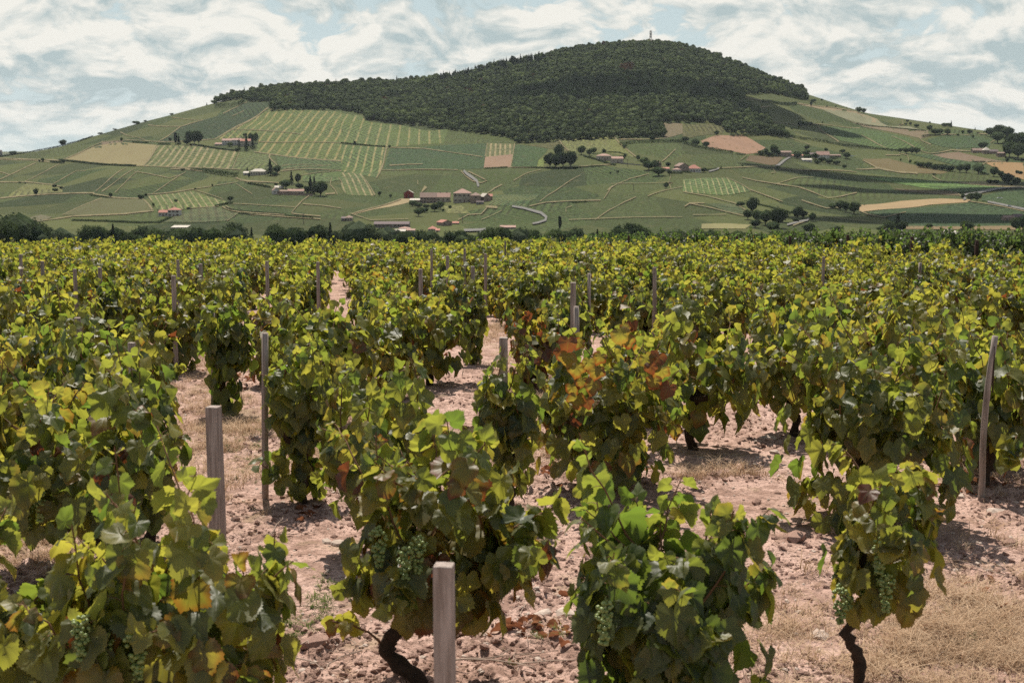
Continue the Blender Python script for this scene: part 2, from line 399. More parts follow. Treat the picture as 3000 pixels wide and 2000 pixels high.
FIELDS = [
 (Z1, [(445, 625), (640, 545), (720, 530), (830, 522), (1080, 532), (985, 668), (940, 665), (640, 637)], TANM),
 (Z1, [(668, 542), (712, 507), (850, 510), (838, 524), (720, 532)], bare('pinkish_fallow', (.24, .17, .12), (.20, .17, .10))),
 (Z1, [(1085, 535), (1330, 537), (1640, 577), (1592, 694), (990, 672)], hill_green('striped_field', (0.075, 0.088, 0.031), stripe=stripe_from(Z1, (1215, 550), (1110, 668), (1258, 552), .34), stripe_col=TAN)),
 (Z1, [(1652, 578), (1840, 582), (1900, 672), (1850, 690), (1602, 694)], hill_green('rough_field', (0.071, 0.088, 0.031), amt=.5)),
 (Z1, [(1690, 236), (1880, 234), (1858, 280), (1475, 488), (1290, 500), (1100, 505), (1250, 415), (1395, 370), (1540, 312)], hill_green('dark_plot', DKG)),
 (Z1, [(1858, 286), (2352, 286), (2352, 626), (2060, 600), (1760, 574), (1790, 480), (1480, 492)], hill_green('ribbed_slope', (0.071, 0.092, 0.027), stripe=stripe_from(Z1, (2200, 290), (1970, 592), (2255, 290), .26), stripe_col=(0.223, 0.174, 0.074))),
 (Z2, [(0, 646), (140, 670), (190, 716), (420, 735), (600, 770), (730, 765), (700, 870), (320, 885), (0, 866)], hill_green('ribbed_slope_middle', (0.068, 0.092, 0.027), stripe=stripe_from(Z2, (160, 690), (100, 850), (215, 720), .20), stripe_col=(0.205, 0.167, 0.074))),
 (Z2, [(730, 765), (1000, 800), (1180, 832), (1165, 862), (960, 872), (480, 900), (340, 890), (700, 868)], hill_green('light_slope', LTG, amt=.25)),
 (Z2, [(335, 902), (520, 895), (960, 872), (1000, 868), (984, 966), (975, 1052), (720, 1058), (290, 1042)], hill_green('dark_plot_middle', (0.031, 0.054, 0.019))),
 (Z2, [(1000, 868), (1192, 872), (1176, 950), (988, 966)], hill_green('tan_ribbed_plot', (0.082, 0.088, 0.034), stripe=stripe_from(Z2, (1030, 870), (1020, 960), (1062, 870), .40), stripe_col=TAN)),
 (Z2, [(986, 966), (1175, 950), (1160, 1038), (976, 1050)], bare('bare_plot', (.36, .235, .17), (.28, .20, .12))),
 (Z2, [(1195, 872), (1420, 902), (1400, 940), (1350, 985), (1338, 1032), (1172, 1042), (1180, 950)], hill_green('dark_plot_right', (0.034, 0.058, 0.019))),
 (Z2, [(1275, 880), (1490, 850), (1560, 922), (1430, 902)], hill_green('olive_plot', OLV, amt=.5)),
 (Z2, [(1502, 848), (1870, 830), (1960, 905), (2010, 948), (1900, 935), (1760, 918), (1640, 920), (1568, 920)], hill_green('olive_plot_right', (0.102, 0.109, 0.037), amt=.4)),
 (Z2, [(1350, 990), (1400, 965), (1385, 1030), (1340, 1034)], hill_green('grass_patch', (0.102, 0.129, 0.034), amt=.2)),
 (Z2, [(0, 882), (300, 892), (288, 1000), (245, 1112), (0, 1062)], hill_green('ribbed_field_low', (0.058, 0.085, 0.026), stripe=stripe_from(Z2, (240, 895), (205, 1050), (290, 900), .26), stripe_col=(0.236, 0.192, 0.087))),
 (Z2, [(0, 1072), (140, 1078), (225, 1216), (40, 1214), (0, 1180)], hill_green('ribbed_field_corner', (0.068, 0.088, 0.031), stripe=stripe_from(Z2, (50, 1075), (125, 1214), (92, 1080), .30), stripe_col=TAN)),
 (Z2, [(1052, 1212), (1372, 1210), (1340, 1240), (1255, 1311), (1010, 1292)], hill_green('dark_ribbed_plot', (0.024, 0.048, 0.016), amt=.05, n_speck=.1, stripe=stripe_from(Z2, (1205, 1215), (1030, 1292), (1232, 1215), .42), stripe_col=(0.161, 0.155, 0.062))),
 (Z2, [(2205, 722), (2340, 726), (2340, 790), (2215, 820)], bare('scrubby_clearing', (.24, .185, .125), (.15, .14, .07), dots=.09)),
 (Z2, [(60, 1362), (240, 1312), (330, 1262), (408, 1236), (470, 1238), (462, 1262), (330, 1300), (230, 1325), (90, 1362)], bare('farm_yard', (.44, .34, .20), (.36, .30, .16))),
 (Z2, [(700, 1290), (820, 1290), (885, 1345), (720, 1342)], hill_green('paddock', (0.109, 0.112, 0.041), amt=.3)),
 (Z3, [(125, 492), (240, 456), (410, 455), (480, 490), (572, 545), (520, 588), (440, 590), (340, 566), (180, 540)], bare('pink_clearing', (.40, .25, .17), (.32, .20, .13), dots=.10)),
 (Z3, [(0, 380), (200, 380), (290, 408), (270, 448), (100, 462), (0, 480)], hill_green('olive_glade', OLV, amt=.5)),
 (Z3, [(432, 640), (462, 600), (690, 624), (650, 668), (600, 672)], bare('brown_field', (.19, .135, .085), (.16, .125, .07))),
 (Z3, [(940, 278), (1060, 290), (1200, 312), (1330, 352), (1420, 398), (1560, 400), (1640, 430), (1380, 404), (1180, 368), (1060, 326)], bare('pale_strip', (.23, .24, .14), (.27, .25, .16))),
 (Z3, [(800, 256), (1000, 268), (1190, 296), (1255, 322), (1340, 352), (1400, 398), (1320, 376), (1200, 314), (930, 280)], bare('tan_strip', (.36, .28, .18), (.27, .22, .12))),
 (Z3, [(1060, 330), (1180, 372), (1380, 408), (1690, 440), (1720, 470), (1640, 480), (1500, 452), (1250, 400)], bare('fallow_strip', (.25, .19, .125), (.20, .17, .10))),
 (Z3, [(1240, 628), (1420, 618), (1560, 655), (1830, 712), (1780, 722), (1600, 712), (1340, 682)], bare('heath_strip', (.22, .165, .085), (.14, .13, .06))),
 (Z3, [(1720, 592), (1800, 572), (1900, 570), (2060, 605), (2242, 646), (2070, 660), (1900, 645), (1790, 622)], bare('mauve_field', (.26, .18, .13), (.19, .155, .09))),
 (Z3, [(2080, 662), (2352, 655), (2352, 772), (2270, 742), (2180, 700)], bare('orange_field', (.40, .25, .13), (.30, .21, .10))),
 (Z3, [(1880, 786), (2000, 774), (2110, 776), (2200, 800), (2352, 808), (2352, 834), (2180, 830), (1980, 806)], bare('hay_strip', (.38, .31, .16), (.30, .26, .13))),
 (Z3, [(1205, 932), (1500, 910), (1780, 908), (1985, 922), (1960, 938), (1700, 940), (1500, 966), (1225, 990)], bare('straw_field', (.46, .33, .19), (.38, .28, .15))),
 (Z3, [(1250, 768), (1500, 766), (1800, 792), (2230, 836), (1920, 850), (1640, 820), (1440, 792)], hill_green('sunlit_green_field', (0.078, 0.129, 0.037), amt=.05, n_speck=.1)),  # sunlit strip between cloud shadows, its sunlight put into a brighter green
 (Z3, [(1450, 822), (1880, 848), (1920, 880), (1700, 856), (1520, 840)], bare('brown_strip', (.17, .13, .08), (.14, .12, .06))),
 (Z3, [(0, 768), (300, 752), (380, 790), (470, 852), (270, 872), (0, 858)], hill_green('ribbed_field_right', (0.068, 0.099, 0.031), stripe=stripe_from(Z3, (125, 760), (155, 868), (162, 756), .20), stripe_col=(0.260, 0.223, 0.112))),
 (Z3, [(150, 936), (350, 934), (430, 975), (428, 1004), (330, 996), (240, 962)], hill_green('dark_ribbed_corner', (0.027, 0.048, 0.017), amt=.05, n_speck=.1, stripe=stripe_from(Z3, (300, 940), (320, 985), (309, 940), .40), stripe_col=(0.161, 0.143, 0.068))),
 (Z3, [(130, 1076), (300, 1070), (470, 1080), (430, 1110), (130, 1108)], bare('hay_meadow', (.33, .29, .15), (.24, .24, .10))),
 (Z3, [(1260, 992), (1500, 968), (1985, 940), (2352, 988), (2352, 1086), (2000, 1086), (1560, 1100), (1440, 1060), (1400, 1024)], hill_green('big_dark_field', (0.031, 0.053, 0.020), amt=.1)),
 (Z3, [(1500, 1090), (2352, 1084), (2352, 1112), (1500, 1112)], bare('reed_strip', (.27, .19, .11), (.22, .18, .09))),
 (Z3, [(1690, 484), (1880, 468), (2050, 480), (2130, 500), (2110, 540), (1900, 552), (1800, 540), (1700, 512)], hill_green('dark_plot_top_right', (0.034, 0.058, 0.019))),
 (Z3, [(1560, 596), (1720, 594), (1800, 626), (2080, 668), (2100, 720), (1980, 690), (1760, 640)], hill_green('dark_hollow', (0.033, 0.056, 0.019))),
 (Z3, [(930, 400), (1220, 405), (1560, 476), (1690, 556), (1440, 556), (1090, 512), (1030, 460)], hill_green('mid_plot_right', (0.049, 0.078, 0.022))),
 (Z3, [(1660, 812), (2200, 842), (1990, 862), (1900, 856)], hill_green('plot_right_green', (0.048, 0.082, 0.024))),
 (Z3, [(2060, 880), (2352, 850), (2352, 970), (2060, 930)], hill_green('dark_plot_edge', (0.033, 0.056, 0.020))),
 (Z1, [(690, 890), (980, 896), (1044, 985), (860, 1010), (640, 1018), (430, 1012)], bare('olive_brown_plot', (.155, .145, .075), (.115, .13, .055))),
 (Z1, [(1012, 868), (1330, 850), (1400, 885), (1565, 922), (1500, 945), (1300, 972), (1085, 985)], hill_green('ribbed_meadow', (0.078, 0.099, 0.031), stripe=stripe_from(Z1, (1110, 865), (1165, 970), (1150, 862), .22), stripe_col=TAN)),
 (Z1, [(1480, 952), (1640, 1006), (1560, 1060), (1400, 1068), (1120, 1064), (1300, 975)], hill_green('dark_ribbed_field', (0.031, 0.049, 0.018), amt=.05, n_speck=.12, stripe=stripe_from(Z1, (1400, 965), (1240, 1063), (1422, 962), .40), stripe_col=(0.149, 0.130, 0.062))),
 (Z1, [(180, 792), (360, 798), (430, 830), (430, 860), (40, 886)], hill_green('olive_corner', (0.102, 0.105, 0.037), amt=.3)),
 (A1, [(350, 1130), (560, 1060), (720, 1110), (560, 1180), (380, 1180)], bare('scrub_patch', (.20, .17, .11), (.13, .14, .07))),
 (A2, [(1300, 430), (2119, 500), (2119, 622), (1380, 625), (1330, 560)], hill_green('plot_above_house', (0.046, 0.068, 0.023))),
 (A2, [(1640, 720), (2119, 660), (2119, 780), (1960, 800), (1640, 790)], hill_green('plot_behind_trees', (0.058, 0.085, 0.027), amt=.4)),
]
for i, (fn, pts, mat) in enumerate(FIELDS):
    drape('field', conv(fn, pts), mat, lift=.12 + .007 * i)

# ---------------------------------------------------------------- tracks and roads (ribbons)
def ribbon(mb, pts, wpx, lift, jit=.38, rnd=random.Random(4)):
    """pts in photo pixels -> strip on the ground; wpx its apparent width"""
    P = []
    for (p, q) in zip(pts[:-1], pts[1:]):
        L = math.dist(p, q); k = max(1, int(L / 9))
        P += [(p[0] + (q[0] - p[0]) * j / k, p[1] + (q[1] - p[1]) * j / k) for j in range(k)]
    P.append(pts[-1]); n = len(P); V = []
    for i, (x, y) in enumerate(P):
        a, b = P[max(0, i - 1)], P[min(n - 1, i + 1)]; dx_, dy_ = b[0] - a[0], b[1] - a[1]; L = math.hypot(dx_, dy_) or 1
        w = (wpx[0] + (wpx[1] - wpx[0]) * i / max(1, n - 1) if hasattr(wpx, '__len__') else wpx) * (1 + rnd.uniform(-jit, jit)) / 2
        nx, ny = -dy_ / L * w, dx_ / L * w
        V += [hit(x + nx, y + ny, lift), hit(x - nx, y - ny, lift)]
    mb.add(V, [(2 * i, 2 * i + 1, 2 * i + 3, 2 * i + 2) for i in range(n - 1)])
TRACKS = [
 (Z1, 5, [(0, 622), (180, 628), (400, 635), (640, 640), (930, 668), (1200, 690), (1390, 705)]), (Z1, 4, [(0, 632), (220, 640), (340, 650)]),
 (Z1, 3.4, [(430, 628), (560, 575), (680, 520), (712, 507)]), (Z1, 3.2, [(700, 505), (1100, 512), (1300, 500), (1480, 490), (1850, 283), (1690, 232)][:5]),
 (Z1, 7, [(1085, 540), (1040, 600), (985, 668)]), (Z1, 3, [(0, 772), (50, 745), (250, 660)]), (Z1, 3, [(0, 718), (70, 738)]),
 (Z1, 2.4, [(170, 780), (300, 720), (410, 662)]), (Z1, 2.6, [(370, 790), (460, 745), (530, 708), (590, 710)]),
 (Z1, 4, [(0, 788), (190, 782), (360, 795), (440, 815)]), (Z1, 6, [(0, 890), (240, 880), (400, 874), (620, 865), (650, 862)]), (Z1, 5, [(640, 870), (780, 884), (960, 890), (990, 900)]),
 (Z1, (5, 9), [(985, 898), (1020, 945), (1050, 985)]), (Z1, 3.6, [(430, 1010), (560, 950), (700, 893)]), (Z1, 4.5, [(300, 1050), (500, 1022), (860, 1010), (1060, 990)]),
 (Z1, 3.8, [(660, 850), (760, 770), (870, 690)]), (Z1, 3, [(700, 853), (800, 790), (935, 702)]), (Z1, 2.4, [(790, 855), (860, 800), (980, 705)]),
 (Z1, 3, [(1010, 860), (1200, 850), (1440, 828), (1620, 800), (1640, 790)]), (Z1, 2.6, [(1050, 855), (1200, 780), (1280, 730)]), (Z1, 2.4, [(920, 730), (1080, 760), (1170, 775), (1260, 745)]),
 (Z1, 3, [(1020, 395), (1130, 405), (1250, 415), (1400, 370)]), (Z1, 2.6, [(1180, 342), (1290, 355), (1400, 368)]), (Z1, 3, [(1245, 415), (1160, 470), (1090, 510)]), (Z1, 3, [(830, 440), (920, 475), (1000, 505)]),
 (Z1, 3, [(1535, 312), (1620, 275), (1700, 235)]), (Z1, 2, [(1600, 335), (1680, 300)]), (Z1, 3.6, [(1480, 492), (1640, 410), (1850, 282)]),
 (Z1, 3, [(1750, 575), (1880, 585), (2100, 605), (2352, 630)]), (Z1, (9, 4), [(1860, 582), (1855, 610), (1880, 640), (1910, 672)]), (Z1, 3, [(1600, 694), (1650, 582)]),
 (Z1, 2.4, [(1930, 712), (2100, 703), (2352, 708)]), (Z1, 2.2, [(2060, 750), (2200, 730), (2352, 715)]), (Z1, 6, [(1620, 758), (1700, 782), (1820, 795), (1930, 805)]), (Z1, 3, [(1700, 800), (1850, 828), (1880, 840)]),
 (A2, 5, [(640, 1080), (720, 1120), (860, 1155), (1000, 1185), (1300, 1210), (1500, 1225), (1760, 1240), (1860, 1250)]), (A2, 4, [(680, 1070), (800, 1130), (1000, 1165), (1420, 1195)]),
 (A2, 4.5, [(1500, 1170), (1560, 1100), (1640, 1020), (1720, 960)]), (A2, 3.6, [(1640, 1065), (1860, 1085), (2119, 1125)]), (A2, 4, [(1500, 1178), (1640, 1195), (1860, 1215)]), (A2, 3, [(700, 1275), (780, 1220), (830, 1170)]),
 (A2, 2.6, [(230, 1110), (420, 1090), (600, 1075)]), (A2, 2.4, [(780, 1045), (1000, 1055), (1300, 1080), (1540, 1100)]), (A2, 2.6, [(810, 830), (900, 900), (1010, 955)]), (A2, 5, [(0, 640), (150, 635), (400, 650)]), (A2, 3, [(0, 603), (200, 605), (520, 610), (870, 618)]),
 (A2, 5, [(820, 720), (870, 770), (960, 790), (1100, 800), (1330, 810)]), (A2, 3, [(2000, 750), (1980, 830), (2040, 880), (2070, 930)]), (A2, 3, [(2080, 750), (2119, 800)]), (A2, 7, [(1920, 930), (2040, 915)]), (A2, 3.4, [(1300, 700), (1350, 655)]),
 (A2, 2.4, [(300, 890), (470, 950), (640, 1000)]), (A2, 3, [(1380, 640), (1700, 630), (2000, 635), (2119, 650)]), (A2, 2.2, [(1380, 580), (1760, 545), (1900, 560)]), (A2, 2.4, [(1400, 625), (1600, 600), (1800, 580), (1990, 545)]),
 (A2, 3, [(1060, 400), (1300, 425), (1680, 460), (2119, 495)]), (A2, 2.4, [(760, 140), (1100, 165), (1400, 185), (1620, 200)]), (A2, 2.2, [(1090, 285), (1400, 290), (2119, 300)]),
 (Z2, 2.4, [(0, 864), (300, 888)]), (Z2, 3, [(340, 895), (560, 905), (780, 940), (970, 968)]), (Z2, (8, 5), [(310, 895), (290, 1000), (240, 1115)]), (Z2, 2.4, [(280, 1045), (560, 1052), (800, 1062)]), (Z2, 3, [(330, 1020), (560, 1022)]),
 (Z2, (2, 6), [(150, 1115), (200, 1175), (230, 1215)]), (Z2, 5, [(70, 1362), (240, 1310), (410, 1240)]), (Z2, 4.6, [(1188, 870), (1178, 950), (1160, 1042)]), (Z2, 3.4, [(1002, 868), (985, 965)]),
 (Z2, 3.6, [(1495, 850), (1520, 880), (1565, 922)]), (Z2, 4.4, [(1865, 830), (1895, 862), (1950, 900), (2020, 946)]), (Z2, 3.6, [(1900, 852), (2070, 850), (2215, 828)]), (Z2, 3.6, [(1160, 1042), (1340, 1035), (1600, 1028), (1850, 1012)]), 
 (Z2, 3.4, [(820, 1068), (850, 1095), (900, 1120), (960, 1130), (1000, 1120), (870, 1072)]), (Z2, 4.6, [(1000, 1200), (1050, 1160), (1100, 1142)]), (Z2, 2.6, [(1180, 1125), (1280, 1080), (1370, 1052)]), (Z2, 2.6, [(1560, 1140), (1640, 1085)]),
 (Z2, 3, [(1360, 1280), (1420, 1225), (1560, 1140)]), (Z2, 4.4, [(1290, 1308), (1400, 1285), (1600, 1270), (1780, 1265)]), (Z2, 3, [(1800, 1255), (1850, 1190), (1980, 1100), (2110, 1070)]), (Z2, 6, [(1825, 1205), (1865, 1175)]),
 (Z2, 2.6, [(1850, 1160), (2050, 1145), (2240, 1130)]), (Z2, 3, [(2260, 1085), (2245, 1130), (2260, 1190), (2100, 1242)]), (Z2, 3, [(1740, 1395), (1840, 1330), (1940, 1275), (2020, 1245)]), (Z2, 3, [(1540, 1345), (1540, 1320), (1580, 1308)]),
 (Z2, 2.6, [(1560, 1392), (1740, 1388), (2000, 1380), (2340, 1375)]), (Z2, 4.4, [(800, 1395), (870, 1355), (960, 1350), (1000, 1310)]), (Z2, 8, [(990, 1305), (1070, 1312)]), (Z2, (12, 5), [(580, 1158), (550, 1200)]), (Z2, (2.5, 3.5), [(523, 1115), (525, 1148)]),
 (Z2, 2.6, [(60, 1358), (200, 1400), (400, 1395), (460, 1392)]), (Z2, 3.4, [(2200, 975), (2290, 915)]), (Z2, 2.4, [(2105, 1240), (2340, 1165)]), (Z2, 2.2, [(960, 1390), (1100, 1330)]),
 (Z3, 4, [(440, 270), (600, 272)]), (Z3, 3, [(430, 212), (540, 232), (540, 245)]), (Z3, 4, [(790, 250), (1000, 270), (1180, 298)]), (Z3, 4, [(930, 398), (990, 460), (1075, 520)]), (Z3, 3, [(1230, 468), (1340, 515), (1430, 556)]), 
 (Z3, 3, [(1440, 470), (1560, 520), (1690, 575)]), (Z3, 4.4, [(1625, 472), (1650, 500), (1710, 525)]), (Z3, 3, [(610, 380), (940, 385), (1220, 405)]), (Z3, 2.4, [(740, 495), (880, 545)]), (Z3, 3, [(1690, 578), (1850, 560), (1990, 572)]),
 (Z3, (4, 6), [(1240, 640), (1340, 682), (1480, 705), (1620, 715)]), (Z3, 3.4, [(1195, 690), (1360, 684)]), (Z3, 3.2, [(1720, 732), (1780, 768), (1840, 792)]), (Z3, 3, [(620, 705), (640, 735), (610, 735)]), (Z3, 3, [(660, 703), (900, 715), (1200, 730)]),
 (Z3, 3.6, [(410, 745), (500, 770), (640, 795), (800, 820), (900, 850), (1000, 885)]), (Z3, 3, [(300, 750), (460, 845), (690, 915)]), (Z3, 3.6, [(0, 862), (170, 885), (360, 930), (440, 985)]), (Z3, 4, [(15, 955), (50, 936), (150, 936)]), (Z3, 3.2, [(50, 938), (200, 965), (340, 1000), (430, 1020)]),
 (Z3, 3, [(1000, 885), (1200, 862)]), (Z3, 3.6, [(820, 910), (920, 940), (990, 960), (1090, 960)]), (Z3, 3.6, [(1215, 985), (1290, 1012), (1390, 1030), (1540, 1000)]), (Z3, 2, [(640, 795), (800, 770), (900, 768)]), (Z3, (3, 5), [(1900, 865), (1925, 900)]),
 (Z3, 2.2, [(70, 1012), (300, 1008)]), (Z3, 3, [(1980, 935), (2200, 965), (2352, 990)]), (Z3, 2.6, [(250, 680), (420, 690), (640, 692)]), (Z3, 3, [(400, 640), (440, 600)]), (Z3, 2.4, [(1490, 590), (1550, 605), (1560, 640)]), (Z3, 3.2, [(1400, 600), (1500, 602)]),
 (Z3, 2.4, [(1130, 265), (1150, 290)]), (Z3, 3, [(1490, 400), (1520, 385), (1510, 360)]), (Z3, 3, [(1780, 470), (1980, 470)]), (Z3, 2.6, [(2040, 455), (2100, 460)]), (Z3, 5, [(760, 1090), (800, 1075), (870, 1050)]),
 (Z3, 2.4, [(860, 1000), (1100, 1040), (1300, 1060)]), (Z3, 3.6, [(2050, 680), (2150, 640)][:2]), (Z3, 2.4, [(2120, 520), (2160, 500)]),
]
TRM = bare('track_dry_grass', (.32, .265, .155), (.19, .17, .085), sc=.25)
mb = MB()
for i, (fn, w, pts) in enumerate(TRACKS): ribbon(mb, conv(fn, pts), tuple(q * .62 for q in w) if hasattr(w, '__len__') else w * .62, 0.6 + .003 * i)
tag(link('dirt_track', mb.mesh('dirt_track', [TRM], True)), kind='structure')
RDM = bare('road_surface', (.27, .26, .24), (.22, .215, .20), sc=.3)
mb = MB()
for i, (fn, w, pts) in enumerate([(Z2, 6, [(838, 1068), (860, 1085), (900, 1105), (930, 1122), (940, 1150)]), (Z2, (4, 7), [(1170, 1308), (1250, 1320), (1370, 1350), (1405, 1375)]), (Z2, (7, 5), [(1405, 1370), (1400, 1395), (1350, 1412), (1310, 1420)]),
                 (Z3, (4, 8), [(750, 620), (690, 655), (640, 690)]), (Z3, (5, 5), [(2400, 834), (2200, 848), (2060, 862), (1950, 874)]), (Z3, (7, 9), [(1950, 872), (1935, 890), (1945, 925)]), (Z3, 5, [(870, 1040), (860, 1055), (800, 1065), (720, 1085)]), (Z3, 4, [(250, 682), (180, 700)]), (Z3, 4, [(2100, 940), (2250, 965), (2380, 985)]),
                 (Z2, 7, [(840, 1470), (960, 1466), (1010, 1462)]), (Z2, 12, [(965, 1470), (955, 1510)])]):
    ribbon(mb, conv(fn, pts), w, 1.05 + .01 * i, jit=.05)
tag(link('road', mb.mesh('road', [RDM], True)), kind='structure')
# ---------------------------------------------------------------- trees
def foliage_mat(name, dark, light, trans=.25):
    m, g, o = newmat(name)
    oi = g.n('ShaderNodeObjectInfo'); P = g.n('ShaderNodeTexCoord').outputs['Object']
    n = g.noise(P, .55, 3, .6)
    at = g.n('ShaderNodeAttribute', attribute_name='tone').outputs['Fac']
    c = g.mix(at, dark, light)
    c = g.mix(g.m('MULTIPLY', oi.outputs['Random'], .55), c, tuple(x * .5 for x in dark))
    r2 = g.m('FRACT', g.m('MULTIPLY', oi.outputs['Random'], 7.13))
    c = g.mix(g.ss(r2, .7, 1., 0, .4), c, (light[0] * 1.1, light[1] * 1.05, light[2] * 1.2))
    c = g.mix(g.ss(n, .4, .6, 0, .35), c, light)
    Ln = g.noise(oi.outputs['Location'], .022, 3, .6)
    c = g.mix(g.ss(Ln, .38, .50, .55, 0), c, tuple(x * .55 for x in dark[:2]) + (dark[2] * .8,)); c = g.mix(g.ss(Ln, .54, .66, 0, .4), c, (light[0] * 1.15, light[1] * 1.15, light[2] * .9))
    d1 = g.n('ShaderNodeBsdfDiffuse', inp={'Color': c}); d2 = g.n('ShaderNodeBsdfTranslucent', inp={'Color': g.mix(.5, c, light)})
    mx = g.n('ShaderNodeMixShader', inp={0: trans, 1: d1.outputs[0], 2: d2.outputs[0]})
    g.set(o, 0, mx.outputs[0]); return m
FOL = foliage_mat('tree_leaves', (.026, .044, .024), (.105, .138, .060))
FOLF = foliage_mat('forest_leaves', (.045, .062, .028), (.165, .20, .088), .12)
FOLC = foliage_mat('conifer_needles', (.018, .032, .020), (.040, .060, .030), .1)
BARK = simple('bark', (.10, .075, .055), .9, .25, 2.)
def crown_arrays(seed, kind, w, h, zb, ncard, cs, lumps=9, jit=.55):
    """leaf clumps (small bent cards) over lobes; sizes in metres, crown from zb to h"""
    r = np.random.RandomState(seed); V = []; T = []
    ch = h - zb; cz = zb + ch / 2
    if kind == 'cone':
        z = r.rand(ncard) ** 1.25; rad = (1 - z) * .5 * w * (.75 + .5 * r.rand(ncard)) * (1 - .35 * (np.sin(z * 21 + r.rand() * 6) > .2)); ph = r.rand(ncard) * 6.283
        C = np.stack([np.cos(ph) * rad, np.sin(ph) * rad, zb + z * ch], -1); N = np.stack([np.cos(ph), np.sin(ph), .6 + 0 * ph], -1)
        tone = .3 + .5 * r.rand(ncard)
    else:
        L = r.normal(size=(lumps, 3)); L /= np.linalg.norm(L, axis=1)[:, None]; L[:, 2] = L[:, 2] * .8 + .1
        sc = (.5 * w, .5 * w, .5 * ch)
        if kind == 'column': L[:, :2] *= .55
        k = .55 + .12 * r.rand(lumps); Lc = L * k[:, None] * sc + (0, 0, cz)
        lr = .5 * min(w, ch) * (.38 + .22 * r.rand(lumps)); lt = r.rand(lumps)
        i = r.randint(0, lumps, ncard); Dn = r.normal(size=(ncard, 3)); Dn[:, 2] = np.abs(Dn[:, 2]) * .9 - .25 + .0 * Dn[:, 2]; Dn /= np.linalg.norm(Dn, axis=1)[:, None]
        C = Lc[i] + Dn * (lr[i] * (.72 + .38 * r.rand(ncard)))[:, None]
        if kind == 'column': C[:, 0:2] *= .9
        N = Dn; tone = np.clip(lt[i] * .6 + .4 * r.rand(ncard), 0, 1)
    N = N + r.normal(size=(ncard, 3)) * jit; N /= np.linalg.norm(N, axis=1)[:, None]
    A = np.cross(N, r.normal(size=(ncard, 3))); A /= np.linalg.norm(A, axis=1)[:, None]; B = np.cross(N, A)
    s = cs * (.6 + .8 * r.rand(ncard))[:, None]; bend = N * s * .35
    Q = np.stack([C + A * s - bend, C + B * s * .8, C - A * s - bend, C - B * s * .8], 1).reshape(-1, 3)
    return Q, np.repeat(tone, 4)
def ico(sub=2):
    import bmesh
    bm = bmesh.new(); bmesh.ops.create_icosphere(bm, subdivisions=sub, radius=1); V = np.array([v.co[:] for v in bm.verts]); Fc = [tuple(x.index for x in f.verts) for f in bm.faces]; bm.free(); return V, Fc
ICO1 = ico(1); ICO2 = ico(2)
def tree_meshes(seed, kind='round', w=8., h=9., zb=1.2, ncard=420, cs=.42, fol=FOL, core=True, trunk=True, joined=False, jit=.55, lumps=9):
    Q, t = crown_arrays(seed, kind, w, h, zb, ncard, cs, lumps, jit)
    Fc = np.arange(len(Q)); cn = np.full(len(Q) // 4, 4); r = np.random.RandomState(seed + 1)
    fl = list(Fc); cl_ = list(cn)
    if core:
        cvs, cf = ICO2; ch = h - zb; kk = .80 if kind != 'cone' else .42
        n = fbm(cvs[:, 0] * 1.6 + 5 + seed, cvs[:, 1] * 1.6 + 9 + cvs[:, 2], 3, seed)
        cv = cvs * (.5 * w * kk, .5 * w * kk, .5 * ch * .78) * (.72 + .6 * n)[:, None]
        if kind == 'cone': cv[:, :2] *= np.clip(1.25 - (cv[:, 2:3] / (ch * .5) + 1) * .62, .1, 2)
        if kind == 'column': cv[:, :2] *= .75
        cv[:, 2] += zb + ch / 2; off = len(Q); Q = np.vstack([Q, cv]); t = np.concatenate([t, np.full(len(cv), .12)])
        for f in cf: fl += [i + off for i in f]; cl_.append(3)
    mi = np.zeros(len(cl_), int)
    mb = MB(); rr = random.Random(seed)
    tr_h = h * .6; mb.tube([(0, 0, -.3), (rr.uniform(-.1, .1), 0, zb * .6), (rr.uniform(-.3, .3), rr.uniform(-.3, .3), tr_h)], [w * .035 + .08, w * .03 + .05, .05], 6)
    for q in range(4):
        a = rr.uniform(0, 6.28); mb.tube([(0, 0, zb * .8 + q * .3), (math.cos(a) * w * .2, math.sin(a) * w * .2, zb + h * .25), (math.cos(a) * w * .33, math.sin(a) * w * .33, zb + h * .42)], [w * .018, w * .013, .03], 5)
    if joined:
        off = len(Q); Q = np.vstack([Q, np.array([tuple(v) for v in mb.v])]); t = np.concatenate([t, np.zeros(len(mb.v))])
        for f in mb.f: fl += [i + off for i in f]; cl_.append(len(f))
        mi = np.concatenate([mi, np.ones(len(mb.f), int)])
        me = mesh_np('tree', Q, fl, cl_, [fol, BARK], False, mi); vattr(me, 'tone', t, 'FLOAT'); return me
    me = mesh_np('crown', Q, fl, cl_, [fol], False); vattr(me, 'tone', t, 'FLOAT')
    return me, mb.mesh('trunk', [BARK], True)

